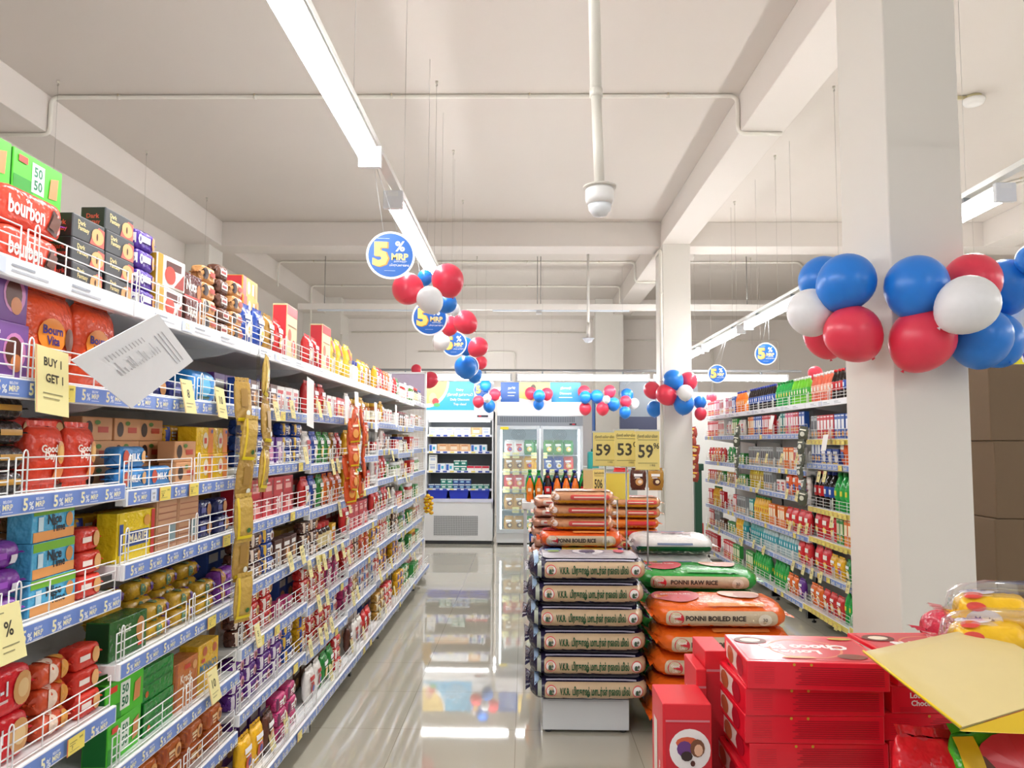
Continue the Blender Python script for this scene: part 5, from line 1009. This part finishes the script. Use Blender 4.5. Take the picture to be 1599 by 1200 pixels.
for k in range(44): m_.box(-fw+.05+k*.025, -.014, zd+.05, -fw+.062+k*.025, -.01, zg-.01, M('5c646c'))
m_.box(fw-.2, -.014, zd+.01, fw-.1, -.01, zd+.035, M('2c2c34')); m_.box(fw-.16, -.016, zd+.015, fw-.12, -.012, zd+.03, M('e03048')); m_.obj('vent_panel', t)
m_ = MB(); m_.box(-fw, -.01, zg, fw, .75, zt, M('f6f8fa', 'paint'), .01); m_.obj('canopy', t)
hz1 = zY(597, FY); m_ = MB(); m_.box(-fw+.05, .05, zt+.0, fw-.03, .08, hz1, M('f0f2f4', 'card')); HH = hz1-zt
d = Dec(m_, lambda u, v, o: (u, .05-o, (zt+hz1)/2+v), .0008, .0006); d.rect(-fw+.05, -HH/2, -.31, HH/2, '2c62b4'); d.rect(-.31, -HH/2, .15, HH/2, 'f8dc7c'); d.rect(.15, -HH/2, fw-.03, HH/2, '3ca4dc'); d.poly([(-.31, -HH/2), (-.31, -HH*.3), (-.1, -HH*.42), (.1, -HH*.3), (.17, -HH*.1), (.17, -HH/2)], 'f4f6f8')
d.ell(-.1, HH*.2, .04, .06, '4a3020'); d.ell(-.1, 0, .05, .07, 'd89878'); d.text('தினசரி', .38, .2*HH, .03, 'f4f8fa', .02); d.text('Discount', .38, -.05*HH, .035, 'f4f8fa', .02); d.rect(.28, -.28*HH, .48, -.24*HH, 'e0f0f8'); d.text('தயிர்', -.42, .2*HH, .03, 'f4f8fa', .02); d.rect(-.48, -.05*HH, -.36, 0, 'e0ecf8'); d.rect(-.48, -.2*HH, -.38, -.16*HH, 'e0ecf8'); m_.obj('header_board', t, label='blue and yellow header board')
for sg in (-1, 1):
    x0, x1 = (-fw+.005, -.004) if sg < 0 else (.004, fw-.005)
    m_ = MB()
    for bx in ((x0, zb+.003, x0+.045, zd-.003), (x1-.045, zb+.003, x1, zd-.003)): m_.box(bx[0], -.03, bx[1], bx[2], .0, bx[3], M('c8d0d6', 'paint'), .004)
    m_.box(x0+.045, -.028, zb+.003, x1-.045, -.001, zb+.055, M('c8d0d6', 'paint')); m_.box(x0+.045, -.028, zd-.055, x1-.045, -.001, zd-.003, M('c8d0d6', 'paint')); dr = m_.obj('door', t)
    m_ = MB(); m_.box(x0+.045, -.018, zb+.055, x1-.045, -.012, zd-.055, M('d4e4ea', 'glass')); m_.obj('glass_pane', dr)
    m_ = MB(); hx = (x1-.03) if sg < 0 else (x0+.03); m_.box(hx-.008, -.05, 1.0, hx+.008, -.03, 1.4, M('b4bcc4', 'metal'), .003); m_.obj('handle', dr)
for sg in (-1, 0, 1): m_ = MB(); m_.box(sg*(fw-.06)-.015, .02, zb+.05, sg*(fw-.06)+.015, .05, zd-.05, M('f4fcff', 'lamp_soft')); m_.obj('interior_lamp', t, label='glowing interior light strip')
fs = [zb+.01, zY(797, FY), zY(765, FY), zY(737, FY), zY(711, FY)]
for z in fs: m_ = MB(); m_.box(-fw+.035, .08, z-.01, fw-.035, .68, z, M('e4eaee', 'metal')); m_.obj('shelf', t)
for sx in (-.32, .32):
    m_ = MB()
    for q in range(4): m_.tube([(sx+(.03+q*.02)*math.cos(a)*1.2, .69, zd-.12+(.03+q*.02)*math.sin(a)) for a in [2*PI*k/16 for k in range(16)]], .003, M('9aa8b0', 'metal'), 4, closed=True)
    m_.obj('fan_guard', t)
o = MB(); o.box(-.06, -.004, -.02, .06, .0, .02, M('f2e040', 'paper')); tag(o.obj('sticker', loc=(FX0+.11, FY-.0325, zd-.04)), 'small yellow sticker at top left of the fridge door', 'sticker')
pal = [['Pgold', 'Pgreen', 'Pgold', 'Pwhite'], ['Pgold', 'Pwhite', 'Porange', 'Pgreen'], ['Pred', 'Pwhite', 'Pgreen', 'Pred'], ['Pgold', 'Pyellow', 'Pblue', 'Pred'], ['Pwhite', 'Pgreen', 'Pred', 'Dgreen']]
for k, z in enumerate(fs):
    x = FX0+.10; j = 0
    while x < FX1-.16:
        key = pal[k][(j//2) % 4] if k != 4 or x < .22 else 'Pgreen'
        SCL[0] = 1.22 if 'K' not in key else 1.3
        p = {a_: PR[key][a_]*SCL[0] if a_ in 'WDH' else PR[key][a_] for a_ in PR[key]}; place(key, (x+p['W']/2, FY+.2+rnd.uniform(0, .02), z+.0005), rnd.uniform(-.06, .06), '%s, %s fridge shelf from the bottom, %s along' % (p['desc'], ORD[k], ORD[j]), 'packs on the %s fridge shelf' % ORD[k])
        x += p['W']-.012; j += 1
SCL[0] = 1
for k, z in enumerate(fs):
    for j in range(8):
        if rnd.random() < .85:
            o = bpy.data.objects.new('price_card', card_mesh(['30', '120', '190', '205', '35', '110', '80', '142'][(j+k*3) % 8], .10, .085, 'eae69c')); COL.objects.link(o); o.location = (FX0+.14+j*.138, FY+.10, z+.035)
            tag(o, 'pale yellow card on the %s fridge shelf from bottom, %s along' % (ORD[k], ORD[j]), 'price tag', 'price cards inside the fridge')
m_ = MB(); m_.box(-.002, 0, 0, .012, .5, 1.6, M('2c6cc0', 'card')); tag(m_.obj('poster', loc=(1.378, 15.22, .9)), 'blue poster on the side of the far middle pillar', 'poster')
t = thing('counter', 'low grey counter behind the price signs near the end wall', 'counter', (1.35, 12.0, 0)); m_ = MB(); m_.box(-.40, 0, 0, .40, .4, 1.08, M('a8aca8', 'paint'), .006); m_.obj('body', t); m_ = MB(); m_.box(-.42, -.02, 1.08, .42, .42, 1.12, M('c8ccc8', 'paint'), .004); m_.obj('worktop', t)
m_ = MB(); m_.box(-.08, 0, 0, .08, .2, .32, M('2c9a94', 'plastic'), .02); m_.lathe([(.03, .32), (.03, .36)], M('1c6a66'), c=(0, .1, 0), n=10); tag(m_.obj('canister', loc=(1.02, 11.4, 1.04)), 'teal plastic canister beside the fridge', 'canister')
t = thing('side_table', 'small grey table beside the fridge carrying a teal canister', 'table', (1.04, 11.35, 0)); m_ = MB(); m_.box(-.14, 0, 1.0, .14, .3, 1.039, M('b8bcb8', 'paint')); m_.obj('top', t)
for sx in (-.12, .12):
    for yy in (.02, .28): m_ = MB(); m_.box(sx-.01, yy-.01, 0, sx+.01, yy+.01, 1.0, M('8a8e8c', 'paint')); m_.obj('leg', t)
t = thing('post', 'dark green post with red base sleeve behind the far pillar', 'post', (2.50, 11.2, 0)); m_ = MB(); m_.box(-.05, -.05, 0, .05, .05, 1.2, M('1f4a38', 'paint'), .008); m_.obj('shaft', t); m_ = MB(); m_.box(-.075, -.075, 1.1, .075, .075, 1.2, M('1a4030', 'paint'), .01); m_.obj('collar', t); m_ = MB(); m_.box(.051, -.03, 0, .07, .03, .35, M('c83c40', 'paint')); m_.obj('red_sleeve', t)

# ------------------------------------------------------------------ cartons and board right of the near pillar
zc = .0
for k in range(5):
    h = .26 if k == 0 else .42; t = thing('carton', 'large brown cardboard carton right of the pillar, %s' % ['lowest and mostly hidden', 'second from the floor', 'third from the floor', 'fourth from the floor', 'topmost of the stack'][k], 'carton', (2.53+.30+(.012 if k % 2 else 0), 4.22, zc), 0, 'brown cartons by the pillar')
    m_ = MB(); m_.box(-.30, 0, 0, .30, .45, h-.002, M('77624b', 'paper'), .006); d = Dec(m_, lambda u, v, o: (u, -o, v+h/2), .0004, .0003)
    if k:
        for q in range(6): d.rect(-.06, .10-q*.014, .1+.02*(q*7 % 5), .104-q*.014, '6a4a70')
        for q in range(4): d.rect(.08, -.12-q*.014, .26, -.116-q*.014, '6a4a70')
        d.rect(-.06, -.03, .0, -.028, '5c4a48'); d.rect(-.06, -.088, .0, -.086, '5c4a48'); d.rect(-.06, -.088, -.058, -.028, '5c4a48'); d.rect(-.002, -.088, .0, -.028, '5c4a48')
    m_.obj('box', t); m_ = MB(); m_.box(-.30, .20, h-.0018, .30, .25, h-.001, M('8f7a58', 'plastic')); m_.obj('tape', t); zc += h
t = thing('sign_board', 'yellow board with blue letters standing on the cartons', 'sign', (3.25, 4.5, 1.942)); m_ = MB(); m_.box(-.6, 0, 0, .6, .03, .36, M('e8e01c', 'card')); d = Dec(m_, lambda u, v, o: (u, -o, v), .0006, .0005)
d.text('PO', -.32, .12, .19, 'f4f4f8', .11); d.text('PO', -.32, .12, .19, '3c44b0', .06); m_.obj('panel', t); m_ = MB(); m_.tube([(-.6, 0, 0), (.6, 0, 0), (.6, 0, .36), (-.6, 0, .36)], .006, M('e4e4e8', 'paint'), 6, closed=True); m_.obj('frame', t)

# ------------------------------------------------------------------ the table of chocolate pie boxes in front
t = thing('display_table', 'white display table under the red boxes at bottom right', 'table', (1.05, 1.5, 0))
m_ = MB(); m_.box(-.755, .06, .655, .28, .31, .69, M('e8e8e6', 'paint'), .004); m_.obj('tabletop', t)
for sx in (-.72, .24):
    for yy in (.09, .28): m_ = MB(); m_.box(sx-.02, yy-.02, 0, sx+.02, yy+.02, .655, M('b8babc', 'metal'), .003); m_.obj('leg', t)
TW, TD, TH_ = .275, .215, .0535
def pie_front(d, W, H, logo):
    if logo:
        d.text('Lotte', -.40*W+.025, .16*H, H*.2, 'f4ece6', .03); d.text('Choco Pie', -.40*W+.042, -.12*H, H*.2, 'f4ece6', .03)
        d.ell(-.18*W, .2*H, .012, .004, 'e8a868', 8); d.rect(.0*W, .0, .16*W, .28*H, 'e8e8e8')
        for q in range(14): d.rect(.005*W+q*.011*W, .02*H, .005*W+(q*.011+.004+.002*(q % 3))*W, .26*H, '2c2022')
        for q in range(3): d.rect(-.45*W, (-.28-q*.07)*H, -.3*W, (-.265-q*.07)*H, 'a81626')
    else:
        for q in range(9): d.rect((-.12-.02*(q % 3))*W, (.3-q*.075)*H, .46*W, (.325-q*.075)*H, 'a81626')
        for q in range(8): d.rect(-.45*W, (.3-q*.08)*H, -.31*W, (.31-q*.08)*H, 'a81626'); 
        d.ell(-.17*W, .43*H, .003, .003, 'd0a030', 6); d.ell(-.05*W, .43*H, .003, .003, 'd0a030', 6)
def pie(logo, top=False, W=TW):
    m_ = MB(); m_.box(-W/2, -TD/2, 0, W/2, TD/2, TH_, M('ea1a30', 'gloss'), .0018)
    pie_front(Dec(m_, lambda u, v, o: (u, -TD/2-o, v+TH_/2), .0004, .0002), W, TH_, logo)
    d = Dec(m_, lambda u, v, o: (-W/2-o, -u, v+TH_/2), .0004, .0002); d.rect(-TD*.4, -TH_*.3, TD*.1, TH_*.36, 'e8d8cc'); d.ell(TD*.2, 0, .03, .02, 'b0142a'); d.ell(-TD*.2, 0, .03, .018, 'b06038')
    d = Dec(m_, lambda u, v, o: (-u, -v, TH_+o), .0004, .0002)
    d.rect(-W*.47, -TD*.44, W*.47, TD*.44, 'd42034', kind='gloss'); d.ring(-.02*W, .02*TD, .070, .075, 'e08a60', 30)
    d.text('Lotte', .04*W, .15*TD, .027, 'f6f2ee', .05); d.text('Choco Pie', -.02*W, -.03*TD, .036, 'f6f2ee', .05, .66*W); d.ell(-.3*W, .3*TD, .03, .02, '7a3a20', 14); d.ell(.34*W, -.25*TD, .035, .028, '6a2c18', 14); d.ell(.34*W, -.25*TD, .022, .016, 'f0e0c8', 12); d.ell(-.38*W, -.36*TD, .026, .011, 'c8a02c', 14); d.ell(.1*W, .36*TD, .035, .008, 'e8a868', 10)
    return m_.mesh('pie_box')
PIE = [pie(0), pie(1)]
def put_pie(k, loc, rz, label, g, rot=None):
    o = bpy.data.objects.new('biscuit_box', PIE[k]); COL.objects.link(o); o.location = loc; o.rotation_euler = rot or (0, 0, rz); tag(o, label, 'box', g); return o
for k in range(7): put_pie(0, (.574+[0, .006, -.004, .010, .003, .003, .012][k], 1.575+TD/2+[0, .004, 0, .006, .004, .002, -.012][k], .6905+k*(TH_+.0005)), [.0, .01, -.01, .015, 0, .01, -.05][k], 'red chocolate pie box in the left stack, %s' % ['lowest', 'second up', 'third up', 'fourth up', 'fifth up', 'second from top', 'topmost with big white lettering'][k], 'red pie boxes in the left stack')
for k in range(7): put_pie(k % 2 if k != 6 else 0, (.870+[0, .004, .003, .0, -.01, .006, .012][k], 1.60+TD/2, .6905+k*(TH_+.0005)), [.0, .01, .02, .0, -.01, .01, .05][k], 'red chocolate pie box in the right stack, %s' % ['lowest', 'second up', 'third up', 'fourth up', 'fifth up', 'second from top', 'topmost under the yellow sheet'][k], 'red pie boxes in the right stack')
# boxes standing on end at the left of the table, with a round picture
def upright_box(W, D, H, face):
    m_ = MB(); m_.box(-W/2, -D/2, 0, W/2, D/2, H, M('e0202e', 'card'), .002); d = Dec(m_, lambda u, v, o: (u, -D/2-o, v+H/2), .0004, .0003)
    d.rect(-W*.44, -H*.46, W*.46, H*.36, 'cc2030'); d.rect(-W*.44, H*.37, W*.46, H*.385, 'd8808a')
    if face:
        for cy in (.17, -.22):
            d.ell(.05*W, cy*H, .042, .042, 'f2ecea', 24); d.ell(.0*W, cy*H+.014, .024, .012, 'd8603c', 12); d.ell(-.06*W, cy*H+.002, .016, .016, '6a3a80', 12); d.ell(.2*W, cy*H+.004, .015, .018, '7a4a30', 12); d.ell(.22*W, cy*H+.0, .009, .012, 'e8b898', 10); d.ell(-.02*W, cy*H-.012, .012, .010, '3c2826', 10); d.ell(.1*W, cy*H-.026, .005, .006, '5a2a20', 8)
    d2 = Dec(m_, lambda u, v, o: (-W/2-o, -u, v+H/2), .0004, .0003); d2.rect(-D*.3, -H*.46, D*.0, H*.3, 'e8d8cc'); d2.text('Choco Pie', D*.22, -.1*H, .014, 'f2e8e4', .03, rot=PI/2)
    return m_.mesh('biscuit_box')
for (x, y, W, H, f, lb) in [(.335, 1.60, .10, .275, 1, 'red box on end with round white picture, at the table left'), (.392, 1.72, .022, .31, 0, 'thin red box on end behind the round picture box'), (.43, 1.74, .05, .345, 0, 'tall red box on end touching the left pie stack')]:
    o = bpy.data.objects.new('biscuit_box', upright_box(W, .13, H, f)); COL.objects.link(o); o.location = (x, y+.09, .6905); tag(o, lb, 'box', 'boxes standing on end')
# yellow folded sheet
Pl, Pt, Pb = at(1348, 1018, 1.42), at(1535, 978, 1.62), at(1500, 1137, 1.17); Pr = Pt+(Pb-Pl)*1.02
c0 = (Pl+Pr)/2; t = thing('folded_card', 'large pale yellow folded card sheet tilted over the red boxes', 'card', c0); nn = (Pb-Pl).cross(Pt-Pl).normalized(); nn = nn if nn.z > 0 else -nn
m_ = MB(); Q = [p-c0 for p in (Pl, Pb, Pr, Pt)]; N = 8; V = []
for s_ in (0, -.0025):
    for i in range(N+1):
        for j in range(N+1):
            u, v = i/N, j/N; p = Q[0]*(1-u)*(1-v)+Q[1]*u*(1-v)+Q[2]*u*v+Q[3]*(1-u)*v; V.append(p+nn*(s_+.006*math.sin(PI*u)*math.sin(PI*v)))
n2 = (N+1)**2; Fc = [(i*(N+1)+j, (i+1)*(N+1)+j, (i+1)*(N+1)+j+1, i*(N+1)+j+1) for i in range(N) for j in range(N)]
m_.add(V, Fc+[tuple(n2+k for k in f[::-1]) for f in Fc]+[(i*(N+1), i*(N+1)+n2, (i+1)*(N+1)+n2, (i+1)*(N+1)) for i in range(N)]+[(j, j+1, n2+j+1, n2+j) for j in range(N)], M('d4c084', 'card'), True)
m_.obj('top_sheet', t)
m_ = MB(); e0, e1 = Pb-c0, Pr-c0; dn = Vector((.06, .09, -.045)); A = e0-nn*.004; B = e1-nn*.004; C_ = e0+(e1-e0)*.9+Vector((.02, .0, -.075)); D_ = e0+Vector((.004, .002, -.006)); th = Vector((.0, .003, -.001))
m_.add([A, B, C_, D_, A+th, B+th, C_+th, D_+th], [(0, 1, 2, 3), (7, 6, 5, 4), (0, 4, 5, 1), (1, 5, 6, 2), (2, 6, 7, 3)], M('f2c810', 'card')); m_.obj('lower_flap', t, label='deep yellow lower flap')
m_ = MB(); m_.tube([Pl-c0+nn*.001, Pb-c0+nn*.001], .0022, M('f2cc10', 'plastic'), 6); m_.obj('sheet_edge', t, label='bright yellow edge')
# clear multipacks and chips at the right edge
def multipack(x, y, z, rz, label):
    t = thing('multipack', label, 'multipack', (x, y, z), rz, 'yellow sweet multipacks at the right edge')
    for i in range(3):
        m_ = MB(); Fn, Tn = pillow(m_, .13, .062, .062, M('f2be1c', 'foil'), n=2.4, ea=.45, ep=8, fin=.012, seed=i)
        for fnn in (Fn, lambda u, v, o: (lambda q: (q[0], -q[2], -q[1]))(Fn(u, v, o))):
            d = Dec(m_, fnn, .0014, .0005); d.ell(-.02, .0, .026, .014, 'e8e4ec'); d.text('Marie', -.02, .0, .009, '3c4ca0', .03); d.ell(-.03, .017, .014, .006, 'd8483c')
        m_.move(-.135+i*.135+.0, 0, .032); m_.obj('packet', t)
    m_ = MB(); pillow(m_, .44, .085, .085, M('f0f0f4', 'clear'), n=2.6, ea=.5, ep=8, fin=.015, seed=9); m_.move(.0, 0, .038); m_.obj('clear_wrap', t); t.scale = (1.3, 1.45, 1.5)
for (px, py, Y, rz, lb) in [(1700, 985, 1.62, -.25, 'clear wrapped multipack of yellow biscuit packets, topmost at the right edge'), (1700, 1010, 1.70, -.15, 'clear wrapped yellow multipack, second under the topmost'), (1700, 1032, 1.55, -.2, 'clear wrapped yellow multipack partly under the yellow sheet')]:
    p = at(px, py, Y); multipack(p.x, p.y, p.z-.03, rz, lb)
m_ = MB(); pillow(m_, .2, .12, .09, M('c83048', 'foil'), n=2.4, ea=.5, ep=6, fin=.02, seed=4); p = at(1500, 985, 1.85); tag(m_.obj('biscuit_packet', loc=(p.x, p.y, p.z)), 'dark red shiny packet under the top multipack', 'biscuit packet')
t = thing('display_bin', 'white bin carrying the multipacks and chip bags at right', 'bin', (1.36, 1.45, 0)); m_ = MB(); m_.box(-.01, .0, 0, .6, .7, .985, M('e4e4e2', 'paint'), .004); m_.obj('body', t)
t = thing('display_bin', 'white bin holding the chip bags in the bottom right corner', 'bin', (.76, 1.16, 0)); m_ = MB(); m_.box(0, 0, 0, .58, .32, .69, M('e4e4e2', 'paint'), .004); m_.obj('body', t)
def chip(px, py, Y, base, spec, rx, ry, rz, label, W=.17, H=.28):
    SEED[0] += 1; m_ = MB(); Fn, _ = pillow(m_, H, .06, W, M(base, 'foil'), n=2.4, ea=.6, ep=2.6, axis='z', fin=.015, crk=.003, nu=18, nt=22, seed=SEED[0]); spec_draw(Dec(m_, Fn, .003, .0006), W*.85, H*.86, spec)
    p = at(px, py, Y); tag(m_.obj('chips_bag', loc=p, rot=(rx, ry, rz)), label, 'chips bag', 'chips bags at bottom right')
chip(1476, 1285, 1.30, 'd81c28', [('e', -.2, .1, .26, .16, '1c9a3c'), ('e', .2, -.2, .2, .16, '3c8a30'), ('t', 'ல', -.2, .1, .08, 'e8f4e8')], -.35, .15, .2, 'shiny red chips bag with green emblem at bottom centre right')
chip(1532, 1262, 1.44, 'b81c2c', [('r', -.2, -.2, .3, .1, '8c3040')], -.3, -.2, -.2, 'dark red transparent looking chips bag behind the red one')
chip(1588, 1282, 1.30, '4aac20', [('e', .1, .3, .5, .22, 'd8343c'), ('e', -.35, .1, .2, .3, '6a3a20'), ('r', -.5, .3, -.3, .5, 'e8b818'), ('r', -.3, -.5, .5, -.3, '2c8a1c')], -.35, .0, .1, 'green chips bag with red oval under the yellow flap', .19, .29)

for o in COL.objects:
    if o.parent is None and 'label' in o and len(o['label'].split()) > 16:
        l = o['label']
        for a_, b_ in ((' from the bottom', ' up'), (' shelf from the bottom', ' shelf'), (' of the bottle stand', ''), (' and ', ' '), (' the ', ' '), (' in row', ''), (' in ', ' '), (' shelf down', ' shelf')):
            if len(l.split()) > 16: l = l.replace(a_, b_)
        o['label'] = l
